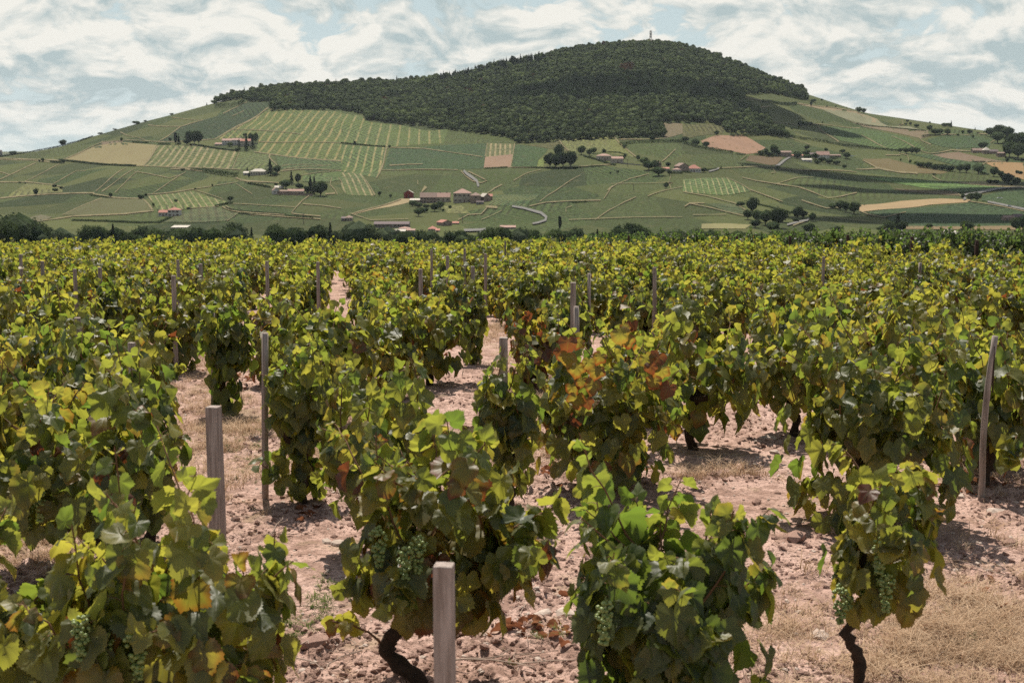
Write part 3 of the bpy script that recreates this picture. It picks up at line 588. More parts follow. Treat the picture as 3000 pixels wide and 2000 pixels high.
# ---- the wood on the hill: one mass, instanced crowns
def gn_scatter(name, P, protos, rot=None, scl=None, idx=None, parent_mesh_mats=()):
    """one object of kind stuff: prototypes instanced on points"""
    P = np.asarray(P, dtype=np.float32); me = bpy.data.meshes.new(name); me.vertices.add(len(P)); me.vertices.foreach_set('co', P.ravel()); me.update()
    vattr(me, 'rot', rot, 'FLOAT_VECTOR'); vattr(me, 'scl', scl, 'FLOAT_VECTOR'); vattr(me, 'idx', idx, 'FLOAT')
    ob = link(name, me)
    col = bpy.data.collections.new(name + '_kinds')
    for k, pm in enumerate(protos):
        q = bpy.data.objects.new('%s_kind_%02d' % (name, k), pm); col.objects.link(q)
    t = bpy.data.node_groups.new(name + '_scatter', 'GeometryNodeTree')
    t.interface.new_socket('Geometry', in_out='INPUT', socket_type='NodeSocketGeometry'); t.interface.new_socket('Geometry', in_out='OUTPUT', socket_type='NodeSocketGeometry')
    N = t.nodes.new; L = t.links.new
    gi = N('NodeGroupInput'); go = N('NodeGroupOutput'); iop = N('GeometryNodeInstanceOnPoints'); ci = N('GeometryNodeCollectionInfo')
    ci.inputs['Collection'].default_value = col; ci.inputs['Separate Children'].default_value = True; ci.inputs['Reset Children'].default_value = True
    def na(nm, ty):
        a = N('GeometryNodeInputNamedAttribute'); a.data_type = ty; a.inputs[0].default_value = nm; return a.outputs[0]
    L(gi.outputs[0], iop.inputs['Points']); L(ci.outputs[0], iop.inputs['Instance']); iop.inputs['Pick Instance'].default_value = True
    f2i = N('FunctionNodeFloatToInt'); L(na('idx', 'FLOAT'), f2i.inputs[0]); L(f2i.outputs[0], iop.inputs['Instance Index'])
    e2r = N('FunctionNodeEulerToRotation'); L(na('rot', 'FLOAT_VECTOR'), e2r.inputs[0]); L(e2r.outputs[0], iop.inputs['Rotation'])
    L(na('scl', 'FLOAT_VECTOR'), iop.inputs['Scale']); L(iop.outputs[0], go.inputs[0])
    md = ob.modifiers.new('scatter', 'NODES'); md.node_group = t
    return tag(ob, kind='stuff')
LOWER = conv(Z1, [(1490, 240), (1540, 232), (1600, 222), (1660, 214), (1725, 232), (1880, 234), (1862, 292), (2352, 288)]) + \
    conv(Z2, [(160, 672), (175, 712), (430, 735), (740, 775), (1000, 810), (1180, 838), (1260, 868), (1800, 838), (2215, 828), (2218, 770), (2190, 728), (2345, 722)]) + \
    conv(Z3, [(120, 372), (270, 392), (300, 440), (500, 458), (715, 480), (700, 440), (615, 424), (600, 355), (440, 275), (310, 222), (430, 214), (425, 186), (600, 172), (860, 222), (850, 165)])
forest_poly = LOWER + [(2357, 262), (2180, 190), (2000, 128), (1900, 118), (1790, 124), (1600, 156), (1330, 215), (1000, 242), (800, 250), (640, 287)]
pr_ = np.array(forest_poly)
def in_poly(poly, x, y):
    c = np.zeros(x.shape, bool); j = len(poly) - 1
    for i in range(len(poly)):
        xi, yi = poly[i]; xj, yj = poly[j]
        if yi != yj:
            c ^= ((yi > y) != (yj > y)) & (x < (xj - xi) * (y - yi) / (yj - yi) + xi)
        j = i
    return c
def project(X, Y, Z):
    """world -> photo pixel"""
    z = Z - CH; f = Y * CT - z * ST; v = (Y * ST + z * CT) / f * F
    return 1500 + X / f * F, 1000 - v
rs_ = np.random.RandomState(8)
sp = 7.5
gx, gy = np.meshgrid(np.arange(-650, 720, sp), np.arange(1500, 3060, sp))
gx = (gx + rs_.uniform(-.42, .42, gx.shape) * sp).ravel(); gy = (gy + rs_.uniform(-.42, .42, gy.shape) * sp).ravel()
gz = H(gx, gy); qx, qy = project(gx, gy, gz)
Drl = smooth_interp(gx / gy, da, dd, .03)
ok = in_poly(forest_poly, qx, qy) & (gy < Drl + 10)
# and the crest itself, a little beyond the skyline
ok |= (gy > Drl - 40) & (gy < Drl + 60) & (qx > 650) & (qx < 2352)
gx, gy, gz, qx, qy = gx[ok], gy[ok], gz[ok], qx[ok], qy[ok]
nT = len(gx); print('forest trees', nT)
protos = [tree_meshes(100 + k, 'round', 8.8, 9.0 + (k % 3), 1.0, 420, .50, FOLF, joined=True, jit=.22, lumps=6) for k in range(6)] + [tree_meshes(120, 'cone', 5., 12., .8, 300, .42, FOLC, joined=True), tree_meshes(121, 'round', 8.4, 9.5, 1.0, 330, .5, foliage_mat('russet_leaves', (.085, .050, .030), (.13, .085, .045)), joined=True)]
idx = rs_.randint(0, 6, nT).astype(float); idx[(rs_.rand(nT) < .03)] = 6; idx[(rs_.rand(nT) < .006)] = 7
idx[(np.hypot((qx - 1835) / 18, (qy - 205) / 12) < 1)] = 7
dark_row = (qx > 1290) & (qx < 1600) & (qy < 245 - (qx - 1290) * .19)
idx[dark_row & (rs_.rand(nT) < .6)] = 6
sz = rs_.uniform(.72, 1.15, nT) * (.72 + .45 * fbm(gx / 60, gy / 60, 3, 4)); sz *= rs_.choice([.65, .85, 1., 1., 1.15, 1.3], nT)
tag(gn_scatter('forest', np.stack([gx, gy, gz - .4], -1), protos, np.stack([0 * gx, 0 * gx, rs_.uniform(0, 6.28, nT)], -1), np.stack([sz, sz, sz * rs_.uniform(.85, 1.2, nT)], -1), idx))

# ---- single trees: kind -> mesh library with unit scale in metres, scaled to the height seen
LIB = {'round': [tree_meshes(200 + k, 'round', 8, 8.5, .9, 520, .36, FOL) for k in range(4)],
       'cone': [tree_meshes(210 + k, 'cone', 5.0, 10, .5, 420, .34, FOLC) for k in range(2)],
       'column': [tree_meshes(220, 'column', 3.4, 10, .4, 360, .30, FOLC)],
       'bush': [tree_meshes(230 + k, 'round', 5.4, 4.0, .05, 360, .30, FOL) for k in range(3)]}
LIBH = {'round': 8.5, 'cone': 10, 'column': 10, 'bush': 4.0}; LIBW = {'round': 8, 'cone': 5, 'column': 3.4, 'bush': 5.4}
trnd = random.Random(77)
NAMES = {'round': ('broadleaf_tree', 'tree'), 'cone': ('conifer', 'tree'), 'column': ('cypress', 'tree'), 'bush': ('bush', 'bush')}
def plant(fn, x, y, hpx, kind, label, group=None, wpx=None, parts=True):
    p = hit(*fn(x, y)); mpp = p.y / F; h = hpx * mpp
    k = trnd.randrange(len(LIB[kind])); cr, tk = LIB[kind][k]
    s = h / LIBH[kind]; sw = s if wpx is None else wpx * mpp / LIBW[kind]
    e = empty(NAMES[kind][0], p, trnd.uniform(0, 6.28), label, NAMES[kind][1], group)
    e.scale = (sw, sw, s)
    link('crown', cr, e); link('trunk', tk, e)
    return e
HT = 'trees scattered over the vineyard hill'
# (zoom, x, y of the foot, height in photo px, kind, label, width px or None)
TREES = [
 (Z1, 432, 528, 18, 'round', 'lone tree with a bare trunk standing on the left skyline', 20), (Z1, 88, 596, 13, 'bush', 'dark bush on the skyline at the far left edge of the hill', 22),
 (Z1, 1182, 324, 6, 'bush', 'small boxy bush on the left skyline above the green plots', 13), (Z1, 940, 388, 10, 'bush', 'bush cluster halfway up the left skyline', 24), (Z1, 1000, 372, 6, 'bush', 'small bush on the left skyline right of the cluster', 9), (Z1, 690, 456, 6, 'bush', 'low bush on the left skyline between the lone tree and the cluster', 16), (Z1, 790, 426, 5, 'bush', 'low scrub on the left skyline just below the cluster', 14),
 (Z1, 1425, 258, 8, 'cone', 'tiny conifer on the skyline left of the wood', 5), (Z1, 1475, 246, 10, 'bush', 'bush on the skyline touching the left end of the wood', 20),
 (Z1, 837, 522, 14, 'round', 'small dark tree on the track above the tan field', 8), (Z1, 295, 652, 12, 'bush', 'dark shrub on the earth bank at far left', 10), (Z1, 272, 655, 8, 'bush', 'smaller shrub on the earth bank at far left', 7), (Z1, 436, 656, 12, 'bush', 'rounded shrub at the left end of the dark bank', 11),
 (Z1, 1210, 530, 38, 'column', 'tall dark tree alone left of the white villa', 14), (Z1, 1232, 530, 30, 'cone', 'shorter dark tree leaning on the tall one left of the villa', 12), (Z1, 1172, 500, 10, 'bush', 'bush left of the tall dark tree near the villa', 10),
 (Z1, 1310, 532, 38, 'round', 'left tree of the dark clump beside the white villa', 24), (Z1, 1340, 534, 40, 'round', 'middle tree of the dark clump beside the white villa', 24), (Z1, 1370, 532, 38, 'round', 'right tree of the dark clump beside the white villa', 24), (Z1, 1285, 528, 16, 'bush', 'low bush at the foot of the clump beside the villa', 20),
 (Z1, 1698, 566, 46, 'cone', 'pointed cypress in front of the white villa', 15), (Z1, 1742, 550, 34, 'cone', 'second pointed cypress at the right end of the villa', 13), (Z1, 1730, 516, 28, 'round', 'dark tree behind the right end of the villa', 18), (Z1, 1762, 518, 30, 'round', 'rightmost dark tree behind the villa', 16), (Z1, 1648, 548, 24, 'cone', 'small conifer before the middle of the villa', 10), (Z1, 1688, 480, 10, 'bush', 'bush behind the villa roof', 14), (Z1, 1640, 574, 10, 'bush', 'shrub at the end of the terrace below the villa', 16), (Z1, 1585, 545, 12, 'bush', 'shrub against the villa front', 18),
 (A2, 1235, 690, 44, 'cone', 'large dark fir at the right of the cream house', 26), (A2, 1320, 680, 26, 'round', 'rounded tree beside the large fir', 22), (A2, 952, 640, 13, 'cone', 'tiny conifer at the left of the cream house', 8), (A2, 972, 718, 16, 'column', 'short cypress below the cream house', 9), (A2, 1290, 700, 12, 'bush', 'shrub under the large fir', 20),
 (A2, 1500, 830, 38, 'cone', 'pointed fir behind the walled farm', 16), (A2, 1580, 810, 28, 'round', 'round tree right of the pointed fir behind the walled farm', 18), (A2, 1430, 885, 26, 'round', 'bushy tree left behind the walled farm', 32), (A2, 1600, 875, 16, 'bush', 'pale green bush behind the walled farm', 26), (A2, 1735, 920, 46, 'cone', 'left conifer of the big clump right of the walled farm', 22), (A2, 1785, 930, 46, 'cone', 'right conifer of the big clump right of the walled farm', 20), (A2, 1860, 950, 42, 'round', 'big rounded tree at the right end of the walled farm', 42), (A2, 1700, 925, 22, 'bush', 'bush in front of the conifers by the walled farm', 22), (A2, 1310, 850, 7, 'bush', 'low bush at the hedge end above the walled farm', 12),
 (A2, 740, 1022, 16, 'round', 'small round tree in the field below the clipped hedge', 18), (A2, 65, 1040, 10, 'round', 'small tree behind the white tower house', 10), (A2, 518, 850, 7, 'bush', 'small bush on the track left of the walled farm', 6), (A2, 218, 1120, 8, 'bush', 'dark bush at the corner of the ribbed vineyard', 12), (A2, 150, 655, 7, 'bush', 'small bush on the reddish bank', 14), (A2, 305, 880, 6, 'bush', 'tiny bush on the track above the ribbed meadow', 7),
 (A1, 497, 830, 22, 'round', 'dark tree beside the track at the lower left', 14), (A1, 1525, 835, 16, 'round', 'dark tree on the track above the olive field', 11), (A1, 1945, 850, 14, 'bush', 'wide bush at the corner of the olive field', 20), (A1, 2008, 800, 9, 'bush', 'small bush just above the wide bush at the field corner', 10), (A1, 748, 685, 9, 'bush', 'upper of three bushes on the green slope at left', 14), (A1, 842, 715, 9, 'bush', 'right of three bushes on the green slope at left', 10), (A1, 762, 755, 10, 'bush', 'lowest of three bushes on the green slope at left', 18), (A1, 2115, 990, 13, 'round', 'tree on the tan track above the white tower house', 9), (A1, 272, 640, 5, 'bush', 'flat bush on the left track', 10), (A1, 350, 642, 5, 'bush', 'flat bush right beside the other on the left track', 8),
 (Z2, 262, 1218, 14, 'round', 'dark bush left of the red hut', 11), (Z2, 337, 1228, 10, 'bush', 'small bush between the ribbed field and the red hut', 9), (Z2, 92, 876, 12, 'bush', 'bush on the track across the ribbed slope', 9), (Z2, 330, 896, 9, 'bush', 'bush at the right end of the track across the ribbed slope', 8), (Z2, 296, 890, 6, 'bush', 'tiny bush near the right end of the track', 7),
 (Z2, 1430, 1032, 42, 'round', 'left tree of the dark copse in the middle of the hill', 30), (Z2, 1490, 980, 42, 'round', 'tallest tree at the back of the dark copse', 26), (Z2, 1470, 1034, 40, 'round', 'front tree of the dark copse', 34), (Z2, 1520, 1030, 44, 'round', 'central tree of the dark copse', 34), (Z2, 1572, 1030, 46, 'round', 'right tree of the dark copse', 36), (Z2, 1405, 1000, 18, 'bush', 'bush at the left rim of the dark copse', 20),
 (Z2, 1645, 945, 26, 'round', 'left tree of the row behind the pink roofed farm', 24), (Z2, 1700, 950, 20, 'round', 'second tree of the row behind the pink roofed farm', 20), (Z2, 1730, 930, 18, 'round', 'third tree of the row behind the pink roofed farm', 18), (Z2, 1802, 928, 14, 'round', 'small tree behind the roof of the pink roofed farm', 12), (Z2, 1918, 990, 18, 'bush', 'tree at the right end of the pink roofed farm', 20), (Z2, 1943, 958, 12, 'round', 'slim tree above the right end of the pink roofed farm', 9), (Z2, 2036, 972, 16, 'round', 'tree at the foot of the tan track right of the farm', 12), (Z2, 2075, 1008, 22, 'round', 'leafy tree between the two farms', 28), (Z2, 1940, 895, 12, 'round', 'round tree on the hedge above the two farms', 14), (Z2, 2132, 862, 18, 'round', 'tall tree rising from the hedge', 16), 
 (Z2, 2108, 1045, 26, 'round', 'spreading tree left of the central farm', 34), (Z2, 2150, 1040, 26, 'round', 'light green tree left of the central farm', 30), (Z2, 2175, 1082, 26, 'round', 'spreading tree in front of the central farm', 38), (Z2, 2250, 1080, 16, 'round', 'small tree before the central farm', 14), (Z2, 2240, 1020, 16, 'round', 'tree behind the central farm', 14), (Z2, 2226, 1184, 18, 'round', 'lone round tree at the crossing of two tracks', 16), (Z2, 1845, 1066, 7, 'bush', 'first small bush in the field under the farm', 7), (Z2, 1895, 1058, 7, 'bush', 'second small bush in the field under the farm', 10),
 (Z2, 490, 1290, 18, 'bush', 'left shrub below the long farmhouse', 24), (Z2, 530, 1302, 16, 'bush', 'middle shrub below the long farmhouse', 26), (Z2, 580, 1306, 12, 'bush', 'right shrub below the long farmhouse', 22), (Z2, 640, 1330, 24, 'round', 'tree in front of the long farmhouse', 28), (Z2, 680, 1312, 22, 'round', 'tree before the gable of the long farmhouse', 22), (Z2, 530, 1368, 24, 'round', 'dark tree alone in the field below the farmhouse', 28), (Z2, 570, 1340, 14, 'bush', 'bush trailing right of the dark tree below the farmhouse', 22), (Z2, 697, 1330, 8, 'bush', 'small bush at the edge of the paddock', 8), (Z2, 745, 1310, 10, 'bush', 'reddish shrub on the terrace before the farm', 10),
 (Z2, 1498, 1470, 48, 'column', 'tall narrow cypress rising from the valley trees', 14), (Z2, 1210, 862, 16, 'bush', 'bush at the lower tip of the wood', 28),
 (Z3, 885, 268, 16, 'round', 'dark tree at the hedge end under the wood', 8), (Z3, 902, 236, 9, 'bush', 'bush on the bare right skyline near the wood', 16), (Z3, 960, 224, 6, 'bush', 'tiny bush on the right skyline', 7), (Z3, 1215, 310, 17, 'round', 'left tree of the pair on the right skyline', 18), (Z3, 1248, 312, 15, 'round', 'right tree of the pair on the right skyline', 14), (Z3, 815, 400, 17, 'round', 'left tree of the pair in the green slope under the skyline', 18), (Z3, 850, 398, 17, 'round', 'right tree of the pair in the green slope under the skyline', 18), (Z3, 885, 388, 10, 'bush', 'faint bush right of the pair on the green slope', 10), (Z3, 752, 428, 6, 'bush', 'small bush below the pair on the green slope', 9), (Z3, 993, 270, 5, 'bush', 'dot of a bush on the upper right slope', 5), (Z3, 1055, 272, 5, 'bush', 'another dot of a bush on the upper right slope', 5), (Z3, 962, 375, 5, 'bush', 'tiny bush alone on the right slope', 5),
 (Z3, 1548, 372, 6, 'bush', 'bush on the skyline over the tan strip', 10), (Z3, 1570, 394, 10, 'bush', 'small tree right of the pale track near the skyline', 8), (Z3, 1612, 408, 11, 'bush', 'bush on the slope below the right skyline', 15), (Z3, 1538, 392, 7, 'bush', 'low bush at the pale track near the skyline', 9), (Z3, 1500, 392, 5, 'bush', 'reddish little bush near the right skyline', 6), (Z3, 1703, 378, 5, 'bush', 'tiny bush on the right skyline between the tree groups', 5), (Z3, 1808, 404, 11, 'bush', 'domed bush on the right skyline', 22), (Z3, 1835, 408, 12, 'round', 'tree beside the domed bush on the right skyline', 12), (Z3, 1850, 408, 18, 'cone', 'pointed tree beside the domed bush on the right skyline', 8), (Z3, 2015, 428, 8, 'cone', 'lone tiny pointed tree far right on the skyline', 5),
 (Z3, 1700, 438, 17, 'bush', 'grey green bush at the left of the dark clump on the right', 16), (Z3, 1740, 468, 18, 'round', 'left tree of the clump above the dark plot', 26), (Z3, 1772, 466, 16, 'round', 'middle tree of the clump above the dark plot', 22), (Z3, 1825, 472, 18, 'round', 'separate round tree right of the clump above the dark plot', 19), (Z3, 1930, 456, 10, 'round', 'small dark tree on the upper right slope', 9), (Z3, 1978, 460, 15, 'round', 'larger round tree on the upper right slope', 16), (Z3, 1897, 476, 6, 'bush', 'bush under the small dark tree on the right slope', 9), (Z3, 2000, 490, 9, 'bush', 'single bush above the dark plot', 8), (Z3, 2040, 452, 4, 'bush', 'flat bush on the straw patch', 8),
 (Z3, 2120, 470, 24, 'round', 'left tree of the dark grove at the right edge', 32), (Z3, 2180, 470, 32, 'round', 'tallest domed tree of the dark grove at the right edge', 38), (Z3, 2240, 480, 32, 'round', 'second domed tree of the dark grove', 34), (Z3, 2170, 520, 34, 'round', 'middle tree of the dark grove', 36), (Z3, 2230, 540, 38, 'cone', 'conifer in the dark grove', 26), (Z3, 2280, 560, 46, 'round', 'big tree at the front of the dark grove', 40), (Z3, 2330, 560, 46, 'round', 'tree at the right edge of the dark grove', 40), (Z3, 2250, 610, 44, 'round', 'front tree of the dark grove beside the manor', 42), (Z3, 2310, 622, 46, 'round', 'lowest tree of the dark grove', 42), (Z3, 2340, 500, 26, 'round', 'upper tree at the right edge of the grove', 28), (Z3, 2060, 550, 16, 'round', 'left tree behind the manor with the tent roof', 22), (Z3, 2080, 548, 18, 'round', 'right tree behind the manor with the tent roof', 18), (Z3, 2340, 640, 12, 'bush', 'bush at the right edge under the grove', 14),
 (Z3, 1500, 580, 12, 'bush', 'bush at the end of the long hedge', 14), (Z3, 1540, 590, 18, 'round', 'left tree of the clump at the end of the long hedge', 24), (Z3, 1580, 592, 20, 'round', 'middle tree of the clump at the end of the long hedge', 24), (Z3, 1612, 592, 18, 'round', 'right tree of the clump at the end of the long hedge', 20), (Z3, 1567, 650, 11, 'bush', 'dark bush on the straw track', 9), (Z3, 1503, 632, 6, 'bush', 'tiny bush on the straw verge', 6), (Z3, 1730, 724, 5, 'bush', 'low bush at the tip of the heath strip', 12),
 (Z3, 1640, 680, 16, 'bush', 'first bush of the hedgerow under the mauve field', 24), (Z3, 1690, 686, 18, 'round', 'second tree of the hedgerow under the mauve field', 24), (Z3, 1740, 694, 16, 'bush', 'third bush of the hedgerow under the mauve field', 26), (Z3, 1790, 700, 18, 'bush', 'fourth bush of the hedgerow under the mauve field', 28), (Z3, 1840, 706, 18, 'bush', 'fifth bush of the hedgerow under the mauve field', 28), (Z3, 1910, 712, 22, 'round', 'sixth tree of the hedgerow under the mauve field', 24), (Z3, 1955, 716, 26, 'round', 'seventh tree of the hedgerow under the mauve field', 26), (Z3, 2038, 726, 28, 'round', 'round tree right of the hedgerow under the mauve field', 30), (Z3, 2145, 746, 28, 'round', 'round tree at the left rim of the orange field', 26), (Z3, 2190, 748, 18, 'bush', 'small tree by the orange field', 18), (Z3, 2235, 658, 12, 'bush', 'bush above the orange field', 10), (Z3, 2305, 722, 10, 'bush', 'left bush on the orange field', 12), (Z3, 2328, 726, 10, 'bush', 'right bush on the orange field', 14),
 (Z3, 2120, 788, 12, 'bush', 'left end bush of the hedge over the hay strip', 22), (Z3, 2160, 790, 12, 'bush', 'second bush of the hedge over the hay strip', 18), (Z3, 2235, 796, 32, 'round', 'tall tree of the hedge over the hay strip', 36), (Z3, 2300, 804, 22, 'round', 'right tree of the hedge over the hay strip', 24), (Z3, 2270, 804, 10, 'bush', 'low bush of the hedge over the hay strip', 22),
 (Z3, 1930, 915, 16, 'round', 'small tree left of the asphalt bend', 12), (Z3, 1985, 930, 24, 'round', 'left tree of the pair in the road bend', 26), (Z3, 2028, 935, 28, 'round', 'right tree of the pair in the road bend', 24),
 (Z3, 1035, 960, 14, 'bush', 'low left bush of the copse beside the straw field', 26), (Z3, 1085, 970, 26, 'round', 'left tree of the copse beside the straw field', 28), (Z3, 1125, 985, 30, 'round', 'middle tree of the copse beside the straw field', 28), (Z3, 1180, 998, 34, 'round', 'right tree of the copse beside the straw field', 34),
 (Z3, 575, 612, 22, 'round', 'slim tree on the hedge under the pink clearing', 12), (Z3, 630, 610, 32, 'round', 'dark tree left of the stone barn', 26), (Z3, 600, 614, 14, 'bush', 'bush under the dark tree left of the stone barn', 22), (Z3, 540, 604, 16, 'bush', 'bush on the hedge left of the slim tree', 20), (Z3, 655, 610, 18, 'bush', 'bush touching the stone barn', 20), (Z3, 790, 628, 20, 'round', 'dark tree at the road before the hamlet', 24), (Z3, 780, 604, 14, 'bush', 'bush behind the dark tree at the road', 16), (Z3, 855, 572, 14, 'round', 'round tree behind the hamlet', 16), (Z3, 850, 596, 14, 'bush', 'bush on the lawn of the hamlet', 24), (Z3, 915, 622, 17, 'round', 'dark tree before the hamlet house', 22), (Z3, 860, 622, 14, 'bush', 'bushy tree at the left of the hamlet', 24), (Z3, 988, 588, 12, 'round', 'tree against the hamlet house roof', 14), (Z3, 1100, 594, 12, 'round', 'tree behind the right of the hamlet', 20), (Z3, 1130, 628, 18, 'round', 'dark round tree beside the parked white car', 22), (Z3, 960, 640, 14, 'bush', 'left hedge bush in the hamlet garden', 20), (Z3, 1010, 650, 15, 'bush', 'middle hedge bush in the hamlet garden', 26), (Z3, 1060, 656, 12, 'bush', 'right hedge bush in the hamlet garden', 22), (Z3, 930, 670, 12, 'bush', 'pale bush at the foot of the hamlet garden', 22), (Z3, 1115, 684, 10, 'bush', 'bush at the end of the hamlet garden', 16), (Z3, 655, 716, 14, 'round', 'small dark tree where the farm road ends', 9), (Z3, 412, 684, 6, 'bush', 'small bush on the track right of the red roofed house', 6), (Z3, 264, 682, 9, 'cone', 'small dark cone by the drive of the red roofed house', 6),
 (Z3, 145, 704, 14, 'round', 'tree at the right of the red roofed house', 20), (Z3, 235, 458, 14, 'round', 'tree on the hedge left of the pink clearing', 14), (Z3, 160, 540, 18, 'round', 'tree in the hedgerow at the left of the pink clearing', 20), (Z3, 90, 530, 20, 'round', 'second tree in the hedgerow left of the pink clearing', 24), (Z3, 20, 500, 16, 'round', 'third tree in the hedgerow left of the pink clearing', 22), (Z3, 690, 482, 22, 'round', 'big dark tree at the lower corner of the wood', 26), (Z3, 640, 470, 16, 'bush', 'bush left of the big dark tree at the wood corner', 26), (Z3, 740, 486, 8, 'bush', 'bush starting the long hedge', 20),
 (Z3, 400, 948, 14, 'bush', 'low bush left of the valley copse on the right', 26), (Z3, 480, 1000, 46, 'round', 'tall tree at the left of the valley copse', 34), (Z3, 450, 1040, 28, 'round', 'low tree at the left foot of the valley copse', 30), (Z3, 520, 1060, 36, 'round', 'tree in the middle of the valley copse', 36), (Z3, 570, 1080, 44, 'round', 'dark tree in the middle of the valley copse', 40), (Z3, 650, 1100, 58, 'round', 'biggest dark tree of the valley copse', 50), (Z3, 690, 1060, 36, 'round', 'right tree of the valley copse', 34), (Z3, 500, 1100, 24, 'round', 'small pale tree at the foot of the valley copse', 30), (Z3, 620, 1130, 30, 'round', 'lower tree under the valley copse', 40), (Z3, 790, 1040, 36, 'round', 'sparse grey tree right of the valley copse', 30), (Z3, 830, 1035, 24, 'round', 'second sparse tree right of the valley copse', 24), (Z3, 893, 1056, 24, 'round', 'round dark tree at the end of the small road', 22), (Z3, 780, 1062, 12, 'bush', 'reddish bush under the sparse grey tree', 22),
 (Z3, 870, 1140, 30, 'round', 'dark tree poking over the trellised vines', 38), (Z3, 1060, 1145, 24, 'round', 'second dark tree poking over the trellised vines', 36), (Z3, 1480, 1120, 44, 'cone', 'dark pyramid tree above the trellised vines', 40), (Z3, 1420, 1130, 32, 'round', 'round tree left of the dark pyramid', 36), (Z3, 1510, 1130, 30, 'round', 'tree right of the dark pyramid', 30), (Z3, 1390, 1140, 18, 'bush', 'bush at the left foot of the dark pyramid', 28), (Z3, 1700, 1100, 12, 'bush', 'bush on the dark field behind the vines', 22), (Z3, 1960, 1130, 32, 'round', 'round tree right of the grey roof behind the vines', 36), (Z3, 1930, 1140, 16, 'bush', 'bush right beside the grey roof', 22), (Z3, 2300, 1120, 40, 'round', 'left dark tree at the right edge behind the vines', 34), (Z3, 2345, 1120, 46, 'round', 'right dark tree at the right edge behind the vines', 34), (Z3, 2310, 1160, 36, 'column', 'narrow tree at the right edge behind the vines', 16),
]
for fn, x, y, hpx, kind, label, wpx in TREES: plant(fn, x, y, hpx * 1.08, kind, label, HT, wpx * 1.15)
# hedges: each a thing, clipped or wild
def hedge(fn, pts, hpx, label, wild=.3, wm=2.2, fol=FOL):
    P = [hit(*fn(*p)) for p in pts]; Q = []
    for a, b in zip(P[:-1], P[1:]):
        L = (b - a).length; k = max(1, int(L / 1.3)); Q += [a.lerp(b, j / k) for j in range(k)]
    h = hpx * P[0].y / F; r = np.random.RandomState(len(Q) + int(hpx * 7)); base = np.array([tuple(q) for q in Q]); org = base[0].copy()
    n = len(base) * 26; i = r.randint(0, len(base), n); hh = h * (1 - wild * .6 + wild * fbm(base[i, 0] / 5, base[i, 1] / 5, 2, 3) * 1.6)
    C = base[i] + np.stack([r.uniform(-1, 1, n) * wm * .5 + r.uniform(-.7, .7, n), r.uniform(-1, 1, n) * wm * .5, hh * r.rand(n) ** .7], -1)
    C[:, 2] = H(C[:, 0], C[:, 1]) + (C[:, 2] - base[i, 2]); C -= org
    N = r.normal(size=(n, 3)); N[:, 2] += .6; N /= np.linalg.norm(N, axis=1)[:, None]; A = np.cross(N, r.normal(size=(n, 3))); A /= np.linalg.norm(A, axis=1)[:, None]; B = np.cross(N, A); s = .42 * (.6 + .8 * r.rand(n))[:, None]
    V = np.stack([C + A * s, C + B * s, C - A * s, C - B * s], 1).reshape(-1, 3)
    me = mesh_np('hedge', V, np.arange(len(V)), np.full(n, 4), [fol]); vattr(me, 'tone', np.repeat(r.rand(n), 4), 'FLOAT')
    return tag(link('hedge', me, loc=tuple(org)), label, 'hedge', 'hedges between the plots')
